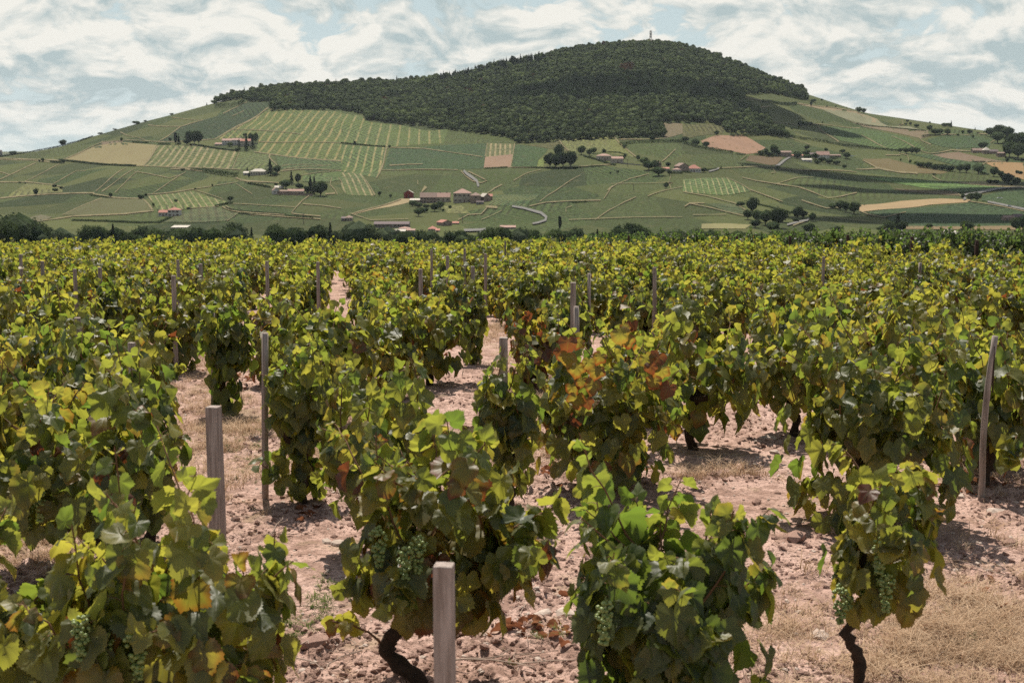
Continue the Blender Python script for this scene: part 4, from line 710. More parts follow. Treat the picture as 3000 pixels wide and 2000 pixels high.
HEDGES = [
 (A2, [(400, 660), (560, 680), (700, 700), (845, 712)], 13, 'thick clipped hedge in front of the cream house'), (A2, [(255, 645), (320, 642), (390, 648)], 5, 'low thin hedge leading up to the clipped hedge'),
 (A2, [(960, 832), (1060, 850), (1150, 868), (1240, 884)], 5, 'dark hedge sloping down to the walled farm'), (A2, [(555, 1078), (640, 1056), (780, 1040)], 5, 'low hedge under the small round tree'), (A2, [(700, 1100), (780, 1130), (960, 1150), (1180, 1170), (1420, 1190)], 3.2, 'thin dark bank along the curving lower track'),
 (A2, [(1420, 1212), (1600, 1230), (1780, 1240)], 5.5, 'dark hedge on the lower track above the valley trees'), (A2, [(860, 1170), (1060, 1190)], 3.5, 'scrubby bank beside the curving lower track'), (A2, [(250, 325), (400, 355), (600, 385), (820, 400)], 3.5, 'dark line under the terrace of the villa'),
 (A1, [(810, 330), (1100, 345), (1400, 370), (1870, 402)], 4.4, 'long dark vine bank under the tan field'), (A1, [(695, 365), (850, 370)], 5.5, 'short dark bank at the left of the long one'), (A1, [(0, 288), (250, 240), (500, 180), (850, 125), (1100, 68), (1280, 5)], 4.2, 'dark hedge along the left skyline'), (A1, [(2190, 118), (2352, 118)], 5, 'dark hedge left of the tall dark tree'), (A1, [(1250, 815), (1500, 832)], 3, 'dark verge left of the tree on the track'),
 (A1, [(1000, 1155), (1300, 1160), (1700, 1175), (1950, 1190), (2190, 1190)], 5, 'garden hedge behind the valley trees on the left'), (A1, [(2190, 1192), (2352, 1130)], 5, 'hedge climbing beside the white tower house'), (A1, [(2040, 105), (1820, 105)], 3, 'faint low hedge on the track above the tan field'),
 (Z1, [(1480, 275), (1560, 272), (1640, 262), (1690, 240)], 12, 'scrub strip under the left end of the wood'),
 (Z2, [(1910, 880), (2020, 872), (2120, 870), (2240, 865), (2340, 850)], 8, 'wild hedge under the wood in the middle'), (Z2, [(980, 1054), (1060, 1050), (1145, 1042)], 3.6, 'short hedge under the bare square plot'), (Z2, [(1180, 1040), (1400, 1036), (1620, 1030), (1800, 1020)], 3.4, 'thin dark verge below the dark copse'), (Z2, [(1590, 1282), (1690, 1274)], 4, 'row of tiny bushes at the end of a track'), (Z2, [(0, 868), (150, 878), (300, 890)], 3.6, 'scrub line across the ribbed slope'),
 (Z2, [(2262, 1070), (2345, 1072)], 5, 'clipped dark hedge before the central farm'), (Z2, [(1665, 960), (1760, 985), (1840, 1010), (1880, 1018)], 4, 'dark hedge under the pink roofed farm'), (Z2, [(1790, 920), (1900, 920), (1960, 935)], 2.6, 'thin hedge round the garden of the pink roofed farm'),
 (Z3, [(0, 515), (100, 545), (230, 570), (350, 584)], 9, 'hedgerow under the pink clearing'), (Z3, [(370, 590), (435, 596)], 4, 'short hedge right of the hedgerow under the pink clearing'), (Z3, [(500, 600), (560, 606), (650, 614)], 6, 'hedge at the foot of the stone barn'), (Z3, [(0, 715), (60, 718)], 5, 'low hedge in front of the red roofed house'), (Z3, [(150, 692), (232, 684)], 5, 'dark hedge along the drive of the red roofed house'),
 (Z3, [(330, 462), (500, 470), (700, 480), (860, 500), (1000, 520)], 8, 'first stretch of the long hedge below the wood'), (Z3, [(1000, 522), (1100, 540), (1250, 552), (1400, 566), (1490, 576)], 6, 'second stretch of the long straight hedge'), (Z3, [(545, 246), (640, 248), (790, 254)], 8, 'scrub hedge under the right part of the wood'), (Z3, [(1200, 382), (1400, 410), (1600, 438), (1680, 446)], 2.6, 'thin dark line under the pale strip'), (Z3, [(1650, 474), (1720, 470)], 6, 'dark hedge left of the clump above the dark plot'),
 (Z3, [(1600, 655), (1660, 678), (1760, 696), (1870, 706)], 9, 'hedgerow under the mauve field'), (Z3, [(2040, 715), (2110, 735)], 5, 'low scrub left of the orange field'), (Z3, [(1010, 624), (1070, 624)], 6, 'clipped rectangular hedge in the hamlet'), (Z3, [(510, 925), (600, 945), (700, 975), (760, 995)], 4, 'dark hedge slanting behind the valley copse'), (Z3, [(850, 222), (800, 218), (700, 200)], 6, 'scrub at the lower rim of the wood on the right'),
 (Z3, [(1400, 1100), (1340, 1115)], 6, 'low scrub left of the dark pyramid'), (Z3, [(1750, 1130), (1860, 1132)], 6, 'low scrub before the grey roof'), (Z3, [(2080, 658), (1990, 655)], 3, 'thin scrub line above the orange field'), (Z3, [(1900, 858), (2060, 862)], 3.5, 'dark verge above the asphalt road'),
]
for fn, pts, hpx, label in HEDGES: hedge(fn, pts, hpx, label)

# ---- belt of trees along the valley floor
belt_lib = [tree_meshes(300 + k, 'round', 9, 9.5, .3, 700, .34, FOL, joined=True) for k in range(5)] + [tree_meshes(310, 'cone', 5.5, 11, .3, 420, .34, FOLC, joined=True), tree_meshes(311, 'round', 9, 9.0, .3, 640, .34, foliage_mat('grey_green_leaves', (.055, .075, .045), (.11, .135, .075)), joined=True)]
BT = [(-300, 640), (0, 622), (60, 618), (75, 640), (100, 655), (150, 640), (190, 645), (215, 662), (300, 655), (420, 652), (480, 668), (560, 665), (600, 645), (640, 668), (690, 650), (760, 660), (780, 645), (830, 665), (880, 660), (940, 645), (1000, 650), (1050, 640), (1080, 655), (1120, 668), (1150, 645), (1180, 668), (1240, 660), (1320, 668), (1360, 655), (1400, 668), (1460, 656), (1500, 666), (1560, 662), (1600, 668), (1660, 664), (1700, 658), (1760, 668), (1850, 650), (1900, 662), (1960, 670), (2050, 665), (2100, 672), (2230, 672), (2400, 690), (2700, 700), (3000, 690), (3300, 680)]
bx_ = np.array([p[0] for p in BT]); by_ = np.array([p[1] for p in BT], float)
brnd = random.Random(5); nb_ = 0
VB = [(470, 640), (700, 620), (790, 690)]
for k in range(205):
    px = brnd.uniform(-150, 2300) if k < 187 else brnd.uniform(2300, 3150)
    Yb = brnd.uniform(600, 930); a = (px - 1500) / 4180.
    top = float(np.interp(px, bx_, by_)) + brnd.choice([0, 0, 6, 14, 24, 32]) * (1.0 if px < 1500 else .7) + brnd.uniform(0, 6)
    if 1150 < px < 1420: top = max(top, 668 + brnd.uniform(0, 20))
    v = 1000 - top; t = ray(px, top)[1]
    X = a * Yb; zg = float(H(X, Yb)); h = CH + t * Yb - zg
    if h < 1.5: continue
    i = brnd.choice([0, 1, 2, 3, 4, 0, 1, 2, 3, 4, 5, 6, 6]); hh = (9.5, 9.5, 9.5, 9.5, 9.5, 11, 9.)[i]
    o = link('conifer' if i == 5 else 'broadleaf_tree', belt_lib[i], loc=(X, Yb, zg), rz=brnd.uniform(0, 6.28)); s = h / hh; sw = s * brnd.uniform(.85, 1.25) if h > 6 else s * 1.5
    o.scale = (sw, sw, s); nb_ += 1
    LM = [(120, 'at the far left edge'), (330, 'below the green plots at left'), (520, 'below the white tower house'), (640, 'beside the long pale roof'), (800, 'below the ribbed dark vineyard'), (980, 'below the curving lower track'), (1090, 'left of the very long grey shed'), (1240, 'before the very long grey shed'), (1400, 'around the red valley roofs'), (1500, 'left of the narrow cypress'), (1620, 'right of the narrow cypress'), (1800, 'below the small winding road'), (2000, 'below the striped plot'), (2240, 'left of the valley copse'), (2700, 'below the straw field'), (9999, 'at the far right')]
    zone = next(l for x_, l in LM if px < x_); szw = ('shrubby', 'low', 'middling', 'tall', 'towering')[min(4, int(h / 3.2))]; dpt = 'front' if Yb < 710 else 'middle' if Yb < 820 else 'back'
    tag(o, '%s %s %s, %s of the valley belt' % (szw, {5: 'pointed tree', 6: 'grey green tree'}.get(i, 'dark round tree'), zone, dpt), 'tree', 'belt of trees along the valley floor'); continue
    tag(o, {5: 'dark pointed tree among the belt of trees on the valley floor', 6: 'grey green tree in the belt of trees on the valley floor'}.get(i, 'dark green round tree in the belt of trees on the valley floor'), 'tree', 'belt of trees along the valley floor')

# ---------------------------------------------------------------- buildings
ROOFS = {'pink': simple('roof_tiles_pink', (0.33, 0.21, 0.17), .85, .15, 1.5), 'brown': simple('roof_tiles_brown', (0.23, 0.16, 0.13), .85, .15, 1.5), 'red': simple('roof_tiles_red', (0.35, 0.16, 0.12), .85, .15, 1.5), 'pale': simple('roof_sheet_pale', (0.43, 0.39, 0.33), .7, .1, 1.5), 'dark': simple('roof_slate', (0.12, 0.09, 0.09), .8, .15, 1.5)}
WALLS = {'white': simple('wall_render_white', (0.48, 0.45, 0.41), .9, .08, .8), 'cream': simple('wall_render_cream', (0.39, 0.34, 0.27), .9, .1, .8), 'stone': simple('wall_stone', (0.27, 0.20, 0.16), .95, .18, 1.4), 'red': simple('wall_red', (0.22, 0.04, 0.03), .8, .12, .8), 'grey': simple('wall_grey', (0.23, 0.21, 0.20), .9, .12, .8)}
GLASS = simple('window_dark', (.035, .035, .04), .25, .1, 2, .5); TRIM = simple('trim_white', (.62, .60, .55), .7, .05, 2); SHUT = simple('shutter', (.16, .10, .08), .7, .1, 2)
def house(fn, x0, x1, yb, yw, yt, label, roof='pink', wall='cream', shape='gable', depth=None, rot=0., win=(3, 1), name='house', cat='house', chim=0, door=True):
    """x0..x1 the front, yb its foot, yw its eaves, yt its ridge, in zoom pixels"""
    a, b = fn(x0, yb), fn(x1, yb); p = hit((a[0] + b[0]) / 2, a[1]); mpp = p.y / F
    W = (b[0] - a[0]) * mpp; hw = (a[1] - fn(x0, yw)[1]) * mpp; hr = (fn(x0, yw)[1] - fn(x0, yt)[1]) * mpp
    D = depth or max(5., W * .6)
    c = p + Vector((0, D / 2, 0)); c.z = float(min(H(c.x - W / 2, c.y - D / 2), H(c.x + W / 2, c.y - D / 2))) - .1
    root = empty(name, c, R(rot), label, cat)
    hs = max(0, float(H(c.x, c.y + D / 2)) - c.z) * .2
    m = MB(); V = [(-W / 2, -D / 2, -1.5), (W / 2, -D / 2, -1.5), (W / 2, D / 2, -1.5), (-W / 2, D / 2, -1.5), (-W / 2, -D / 2, hw), (W / 2, -D / 2, hw), (W / 2, D / 2, hw), (-W / 2, D / 2, hw)]
    Fc = [(0, 1, 5, 4), (1, 2, 6, 5), (2, 3, 7, 6), (3, 0, 4, 7), (4, 5, 6, 7)]
    if shape == 'gable': V += [(-W / 2, 0, hw + hr), (W / 2, 0, hw + hr)]; Fc += [(3 + 4, 4, 8), (5, 6, 9)]
    if shape == 'front': V += [(0, -D / 2, hw + hr), (0, D / 2, hw + hr)]; Fc += [(4, 5, 8), (6, 7, 9)]
    m.add(V, Fc); link('wall', m.mesh('wall', [WALLS[wall]]), root)
    m = MB(); o = .35; th = .18
    def slab(P):
        n = len(P); m.add([(x, y, z + .02) for x, y, z in P] + [(x, y, z + th) for x, y, z in P], [tuple(range(n))[::-1], tuple(range(n, 2 * n))] + [(i, (i + 1) % n, n + (i + 1) % n, n + i) for i in range(n)])
    if shape == 'gable':
        k = hr / (D / 2) * o
        slab([(-W / 2 - o, -D / 2 - o, hw - k), (W / 2 + o, -D / 2 - o, hw - k), (W / 2 + o, 0, hw + hr), (-W / 2 - o, 0, hw + hr)]); slab([(-W / 2 - o, 0.004, hw + hr), (W / 2 + o, .004, hw + hr), (W / 2 + o, D / 2 + o, hw - k), (-W / 2 - o, D / 2 + o, hw - k)])
    elif shape == 'front':
        k = hr / (W / 2) * o
        slab([(-W / 2 - o, -D / 2 - o, hw - k), (0, -D / 2 - o, hw + hr), (0, D / 2 + o, hw + hr), (-W / 2 - o, D / 2 + o, hw - k)]); slab([(.004, -D / 2 - o, hw + hr), (W / 2 + o, -D / 2 - o, hw - k), (W / 2 + o, D / 2 + o, hw - k), (.004, D / 2 + o, hw + hr)])
    elif shape == 'hip':
        x = max(W / 2 - D / 2, .05); q = [(-W / 2 - o, -D / 2 - o, hw), (W / 2 + o, -D / 2 - o, hw), (W / 2 + o, D / 2 + o, hw), (-W / 2 - o, D / 2 + o, hw), (-x, 0, hw + hr), (x, 0, hw + hr)]
        m.add([(a_, b_, c_ + .12) for a_, b_, c_ in q], [(0, 1, 5, 4), (1, 2, 5), (2, 3, 4, 5), (3, 0, 4), (3, 2, 1, 0)])
    else: slab([(-W / 2 - o, -D / 2 - o, hw), (W / 2 + o, -D / 2 - o, hw), (W / 2 + o, D / 2 + o, hw + hr), (-W / 2 - o, D / 2 + o, hw + hr)])
    rf = link('roof', m.mesh('roof', [ROOFS[roof]]), root)
    for q in range(chim):
        m = MB(); m.box((W * (.25 if q else -.22), .6, hw + hr + .3), (.8, .6, 1.6)); m.box((W * (.25 if q else -.22), .6, hw + hr + 1.15), (.95, .75, .14)); link('chimney', m.mesh('chimney', [WALLS['stone']]), rf)
    nx, ny = win; fl = hw / max(ny, 1)
    for j in range(ny):
        for i in range(nx):
            X = (-.5 + (i + .5) / nx) * W; zc = fl * (j + .55); ww, wh = min(1.1, W / nx * .5), min(1.5, fl * .5)
            if j == 0 and door and i == nx // 2:
                m = MB(); m.box((X, -D / 2 - .03, fl * .36), (1.2, .10, fl * .72)); link('door', m.mesh('door', [SHUT]), root); continue
            m = MB(); m.box((X, -D / 2 - .02, zc), (ww, .08, wh)); wd = link('window', m.mesh('window', [GLASS]), root)
            if mpp < .36 and W > 9:
                m = MB(); m.box((X, -D / 2 - .06, zc - wh / 2 - .07), (ww + .3, .2, .12)); link('sill', m.mesh('sill', [TRIM]), wd)
                for sx in (-1, 1):
                    m = MB(); m.box((X + sx * (ww * .5 + ww * .27), -D / 2 - .05, zc), (ww * .46, .06, wh)); link('shutter', m.mesh('shutter', [SHUT]), wd)
    return root
HOUSES = [
 (Z1, 1480, 1540, 540, 526, 518, 'low pink annex at the left of the white villa', 'pink', 'cream', 'shed', 6, 0, (2, 1), 0), (Z1, 1530, 1600, 534, 500, 488, 'left wing of the white villa on the upper slope', 'pink', 'white', 'gable', 11, 0, (4, 2), 1), (Z1, 1598, 1660, 534, 496, 484, 'central wing of the white villa on the upper slope', 'pink', 'white', 'gable', 11, 0, (4, 2), 1), (Z1, 1656, 1725, 538, 500, 486, 'right wing of the white villa behind cypresses', 'red', 'cream', 'gable', 10, 0, (3, 2), 0),
 (A2, 985, 1180, 684, 630, 597, 'cream house with grey hipped roof beside the large fir', 'pale', 'cream', 'hip', 10, 0, (6, 1), 0), (A2, 900, 960, 682, 650, 632, 'small pale shed left of the cream house', 'pale', 'white', 'shed', 6, 0, (1, 1), 0),
 (A2, 1255, 1330, 952, 900, 866, 'gabled end of the walled farm', 'brown', 'white', 'front', 10, 18, (2, 1), 0), (A2, 1290, 1390, 888, 872, 850, 'small barn behind the gable of the walled farm', 'pale', 'stone', 'gable', 7, 0, (2, 1), 0), (A2, 1330, 1450, 952, 908, 894, 'left long range of the walled farm', 'brown', 'stone', 'gable', 7, 0, (4, 1), 0), (A2, 1450, 1650, 952, 898, 876, 'right long range of the walled farm', 'pink', 'cream', 'gable', 8, 0, (6, 1), 1),
 (A1, 2185, 2310, 1102, 1045, 1015, 'low wing of the white tower house', 'red', 'white', 'gable', 8, 0, (3, 1), 0), (A1, 2312, 2470, 1105, 1012, 980, 'white tower house with a red tiled roof', 'red', 'white', 'hip', 9, 0, (3, 2), 1), (A2, 5, 200, 1352, 1338, 1322, 'long pale roof showing through the valley trees', 'pale', 'grey', 'shed', 12, 0, (3, 1), 0),
 (Z2, 428, 492, 1232, 1196, 1178, 'dark red hut with a white eave standing apart', 'pale', 'red', 'front', 8, 0, (1, 1), 0), (Z2, 470, 540, 1270, 1246, 1236, 'low pale roofed shed left of the long farmhouse', 'pale', 'stone', 'shed', 6, 0, (2, 1), 0), (Z2, 540, 650, 1268, 1226, 1196, 'long farmhouse with a dark open gallery', 'brown', 'stone', 'gable', 10, 0, (5, 2), 0), (Z2, 650, 745, 1266, 1228, 1200, 'right half of the long farmhouse with hipped tiles', 'pink', 'cream', 'gable', 10, 0, (3, 1), 2), (Z2, 768, 888, 1272, 1204, 1175, 'big square farmhouse with a broad hipped roof', 'pink', 'cream', 'hip', 15, 0, (4, 2), 0), (Z2, 884, 955, 1278, 1224, 1203, 'stone wing right of the big square farmhouse', 'brown', 'stone', 'hip', 11, 0, (1, 2), 0), (Z2, 958, 1010, 1270, 1234, 1213, 'gabled barn at the right end of the farm', 'pale', 'stone', 'front', 10, 25, (1, 1), 0), (Z2, 1005, 1035, 1262, 1232, 1218, 'small red edged outbuilding right of the gabled barn', 'red', 'stone', 'gable', 8, 0, (1, 1), 0), (Z2, 925, 975, 1288, 1268, 1264, 'low stone shed below the farm', 'dark', 'grey', 'shed', 5, 0, (1, 1), 0),
 (Z2, 1755, 1850, 985, 952, 938, 'pink roofed farm with a long pale wall', 'pink', 'cream', 'hip', 12, 8, (5, 1), 0), (Z2, 1850, 1930, 1000, 968, 955, 'lower wing of the pink roofed farm', 'pink', 'cream', 'gable', 10, 8, (3, 1), 0),
 (A4, 1480, 1590, 400, 345, 310, 'small square house behind the spreading trees', 'pink', 'stone', 'hip', 9, 0, (3, 1), 0), (A4, 1590, 1700, 470, 432, 415, 'low red eaved barn in the central farm', 'red', 'cream', 'shed', 8, 0, (3, 1), 0), (A4, 1745, 1860, 472, 440, 422, 'low house with pink roof in the central farm', 'pink', 'white', 'hip', 8, 0, (3, 1), 0), (A4, 1800, 1950, 466, 385, 345, 'tall brown gabled house of the central farm', 'brown', 'stone', 'front', 12, 20, (3, 2), 0), (A4, 1950, 2135, 468, 410, 358, 'long house with a stepped red roof at the right of the central farm', 'red', 'white', 'hip', 12, 0, (5, 1), 0),
 (Z3, 665, 748, 618, 580, 570, 'brown stone barn left of the hamlet', 'brown', 'stone', 'gable', 9, 0, (3, 1), 0), (Z3, 755, 830, 620, 595, 588, 'low red roofed house at the road in the hamlet', 'red', 'cream', 'gable', 8, 0, (3, 1), 0), (Z3, 825, 892, 652, 634, 625, 'small flat white garage in the hamlet', 'pale', 'white', 'shed', 7, 0, (2, 1), 0), (Z3, 880, 950, 612, 585, 574, 'grey roofed wing of the hamlet house', 'dark', 'cream', 'gable', 9, 0, (3, 1), 0), (Z3, 925, 1012, 622, 588, 565, 'main hamlet house with a tan roof and white front', 'pink', 'white', 'gable', 10, 0, (4, 2), 0), (Z3, 1015, 1090, 616, 602, 596, 'low outbuilding at the right of the hamlet', 'brown', 'stone', 'shed', 6, 0, (3, 1), 0),
 (Z3, 2000, 2080, 580, 562, 548, 'left wing of the manor by the dark grove', 'brown', 'stone', 'gable', 9, 0, (4, 1), 0), (Z3, 2075, 2120, 588, 562, 540, 'tower with a white tent roof by the dark grove', 'pale', 'stone', 'hip', 9, 0, (2, 1), 0), (Z3, 2115, 2175, 590, 572, 560, 'right wing of the manor by the dark grove', 'dark', 'stone', 'gable', 9, 0, (3, 1), 0), (Z3, 2172, 2228, 606, 580, 573, 'stone barn right below the manor', 'brown', 'stone', 'gable', 8, 0, (2, 1), 0),
 (A3, 0, 55, 230, 190, 172, 'dark barn at the edge of the valley trees', 'dark', 'grey', 'gable', 9, 0, (2, 1), 0), (A3, 50, 145, 228, 184, 152, 'house with a brown hipped roof beside the valley trees', 'brown', 'cream', 'hip', 9, 0, (3, 1), 0),
 (A3, 450, 930, 318, 265, 235, 'very long grey shed with rooflights in the valley', 'dark', 'grey', 'gable', 14, 0, (9, 1), 0), (A3, 790, 945, 345, 326, 305, 'house with a pale pink roof in the valley', 'pink', 'cream', 'hip', 10, 0, (3, 1), 0), (A3, 735, 880, 385, 362, 340, 'pale bungalow roof low behind the vines', 'pale', 'cream', 'gable', 10, 0, (3, 1), 0), (A3, 900, 1010, 385, 350, 335, 'small cream house right of the pale bungalow', 'pink', 'cream', 'gable', 9, 0, (2, 1), 0), (A3, 1195, 1310, 360, 332, 294, 'house with a bright red roof in the valley', 'red', 'white', 'hip', 9, 0, (3, 1), 0), (A3, 1300, 1350, 375, 352, 335, 'small red roofed annex in the valley', 'red', 'white', 'shed', 6, 0, (1, 1), 0), (A3, 1340, 1490, 290, 242, 212, 'gabled house with a red roof in front of the vineyard slope', 'red', 'stone', 'front', 10, 30, (2, 1), 0), (A3, 1530, 1615, 268, 250, 232, 'small distant red roof right of the gabled house', 'red', 'cream', 'gable', 8, 0, (2, 1), 0), (A3, 2160, 2270, 452, 430, 395, 'tan roof just over the vine tops', 'pink', 'cream', 'hip', 9, 0, (2, 1), 0), (A3, 2190, 2400, 330, 306, 284, 'long pale building behind the valley trees', 'pink', 'grey', 'gable', 9, 0, (4, 1), 0),
 (A6, 1780, 1900, 1275, 1235, 1212, 'stone barn at the right edge over the dark field', 'brown', 'stone', 'gable', 8, 0, (2, 1), 0), (A6, 1900, 2010, 1262, 1225, 1192, 'dark roofed house at the right edge over the dark field', 'dark', 'stone', 'gable', 9, 0, (2, 1), 0), (A6, 1065, 1250, 1440, 1410, 1372, 'house with a grey hipped roof behind the trellised vines', 'pale', 'grey', 'hip', 11, 0, (3, 1), 0), (A6, 510, 640, 1455, 1425, 1405, 'low white bungalow under the dark pyramid tree', 'dark', 'white', 'gable', 9, 0, (3, 1), 0),
]
for fn, x0, x1, yb, yw, yt, label, rf, wl, sh, dp, rot, win, ch in HOUSES: house(fn, x0, x1, yb, yw, yt, label, rf, wl, sh, dp, rot, win, chim=ch)
# long garden wall, rooflights, villa terrace wall
def wall_line(fn, pts, hpx, label, mat, th=.6, name='garden_wall'):
    P = [hit(*fn(*p)) for p in pts]; h = hpx * P[0].y / F; m = MB(); o = P[0]
    for a, b in zip(P[:-1], P[1:]):
        d_ = b - a; L = math.hypot(d_.x, d_.y); k = max(1, int(L / 6))
        for j in range(k):
            u, v = a.lerp(b, j / k) - o, a.lerp(b, (j + 1) / k) - o; c = (u + v) / 2
            m.box((c.x, c.y, c.z + h / 2 - .3), (L / k + .02, th, h + .6), math.atan2(d_.y, d_.x)); m.box((c.x, c.y, c.z + h + .05), (L / k + .03, th + .16, .12), math.atan2(d_.y, d_.x))
    return tag(link(name, m.mesh(name, [mat]), loc=o), label, 'wall')
wall_line(A2, [(1320, 956), (1500, 956), (1765, 956)], 5, 'long stone wall closing the yard of the walled farm', WALLS['stone'])
wall_line(Z2, [(1850, 985), (1920, 1005), (2050, 1012)], 3, 'pale garden wall below the pink roofed farm', WALLS['grey'])
wall_line(A2, [(260, 335), (560, 372), (800, 392)], 2, 'straw coloured terrace wall below the villa', WALLS['cream'])
wall_line(A3, [(1690, 358), (1980, 358)], 2, 'low pale wall beside the valley road', WALLS['white'])
def car(fn, x, y, L, body, label, name='parked_car', cat='car', rot=0):
    p = hit(*fn(x, y)); e = empty(name, p + Vector((0, 0, 1.1)), R(rot), label, cat)
    m = MB(); m.box((0, 0, .62), (L, 1.75, .55), taper=.97); link('body', m.mesh('body', [body]), e)
    m = MB(); m.box((-.1 * L, 0, 1.12), (L * .55, 1.55, .5), taper=.78); link('cabin', m.mesh('cabin', [GLASS]), e)
    for sx in (-1, 1):
        for sy in (-1, 1):
            m = MB(); m.tube([(sx * L * .32, sy * .7, .33), (sx * L * .32, sy * .92, .33)], .33, 12); link('wheel', m.mesh('wheel', [SHUT if 0 else GLASS]), e)
    return e
WP = simple('car_paint_white', (.75, .75, .73), .3, .02, 1, .5); RP = simple('car_paint_red', (.35, .03, .03), .35, .05, 1, .5)
car(A5, 1750, 372, 7.0, WP, 'white car parked at the right end of the hamlet'); car(A6, 1235, 432, 4.6, WP, 'white van gleaming on the track left of the manor', 'white_van', 'van'); car(A6, 1725, 1040, 5.4, WP, 'white van parked in the dark field at the right edge', 'white_van', 'van'); car(A6, 1838, 1132, 4.2, WP, 'small white car on the road at the right edge')
car(A4, 1718, 658, 5.0, RP, 'small red tractor on the track by the striped plot', 'tractor', 'tractor')
# power poles
PWOOD = simple('pole_wood', (.17, .14, .12), .9, .1, 3)
def pole(fn, x, y, hpx, label):
    p = hit(*fn(x, y)); h = hpx * p.y / F; e = empty('power_pole', p, 0, label, 'power pole', 'wooden power poles on the hillside')
    m = MB(); m.tube([(0, 0, -.5), (0, 0, h)], [.26, .2], 7); link('post', m.mesh('post', [PWOOD]), e); m = MB(); m.box((0, 0, h - .7), (2.2, .22, .25)); m.box((-.95, 0, h - .45), (.14, .14, .3)); m.box((.95, 0, h - .45), (.14, .14, .3)); link('crossarm', m.mesh('crossarm', [PWOOD]), e)
for a in [(A4, 552, 612, 17, 'power pole in the field below the dark copse'), (A4, 1122, 412, 22, 'power pole before the pink roofed farm'), (Z2, 2003, 1200, 16, 'power pole left of the lone round tree'), (A6, 1760, 910, 19, 'power pole at the asphalt road'), (A6, 1505, 880, 12, 'power pole on the hay strip'), (A2, 1648, 1300, 30, 'power pole beside the valley trees on the left'), (Z2, 830, 1410, 22, 'power pole in the slope above the red roofs')]: pole(*a)
# telecom mast on the summit
p = hit(1906, 128); p.z = float(H(p.x, p.y)); p.z += 4; mh = 34 * p.y / F
e = empty('telecom_mast', p, 0, 'tall lattice telecom mast on the wooded summit', 'mast')
STEEL = simple('mast_steel', (.34, .22, .20), .6, .1, 1, .4); m = MB(); w0 = 2.4
for sx in (-1, 1):
    for sy in (-1, 1): m.tube([(sx * w0, sy * w0, 0), (sx * w0 * .7, sy * w0 * .7, mh)], .22, 5)
for k in range(9):
    z0, z1_ = mh * k / 9, mh * (k + 1) / 9; w_ = w0 * (1 - .3 * k / 9)
    for A_, B_ in (((-1, -1), (1, -1)), ((1, -1), (1, 1)), ((1, 1), (-1, 1)), ((-1, 1), (-1, -1))):
        m.tube([(A_[0] * w_, A_[1] * w_, z0), (B_[0] * w_, B_[1] * w_, z1_)], .13, 4); m.tube([(A_[0] * w_, A_[1] * w_, z1_), (B_[0] * w_, B_[1] * w_, z1_)], .13, 4)
link('lattice', m.mesh('lattice', [STEEL]), e)
for k, (z, r_) in enumerate([(.98, 1.6), (.80, 2.2), (.66, 1.9), (.5, 2.1)]):
    m = MB(); m.tube([(0, -1.2, mh * z), (0, -2.0, mh * z)], [r_, r_ * .8], 14); link('antenna', m.mesh('antenna', [TRIM]), e)
m = MB(); m.tube([(0, 0, mh), (0, 0, mh * 1.1)], [.3, .12], 5); link('spike', m.mesh('spike', [STEEL]), e)
p2_ = hit(1899, 128); m = MB(); m.tube([(0, 0, 0), (0, 0, mh * .55)], [.25, .18], 5); m.box((0, 0, mh * .5), (1.2, .3, .3)); tag(link('antenna_pole', m.mesh('antenna_pole', [STEEL]), loc=p2_), 'short thin antenna pole left of the summit mast', 'antenna')
# silo at the left edge
p = hit(2, 452); m = MB(); m.tube([(0, 0, -2), (0, 0, 9)], 2.6, 16); e = empty('silo', p, 0, 'grey silo at the very left edge of the picture', 'silo'); link('tank', m.mesh('tank', [WALLS['grey']], True), e); m = MB(); m.tube([(0, 0, 9.01), (0, 0, 10.4)], [2.8, .3], 16); link('cap', m.mesh('cap', [ROOFS['dark']]), e)
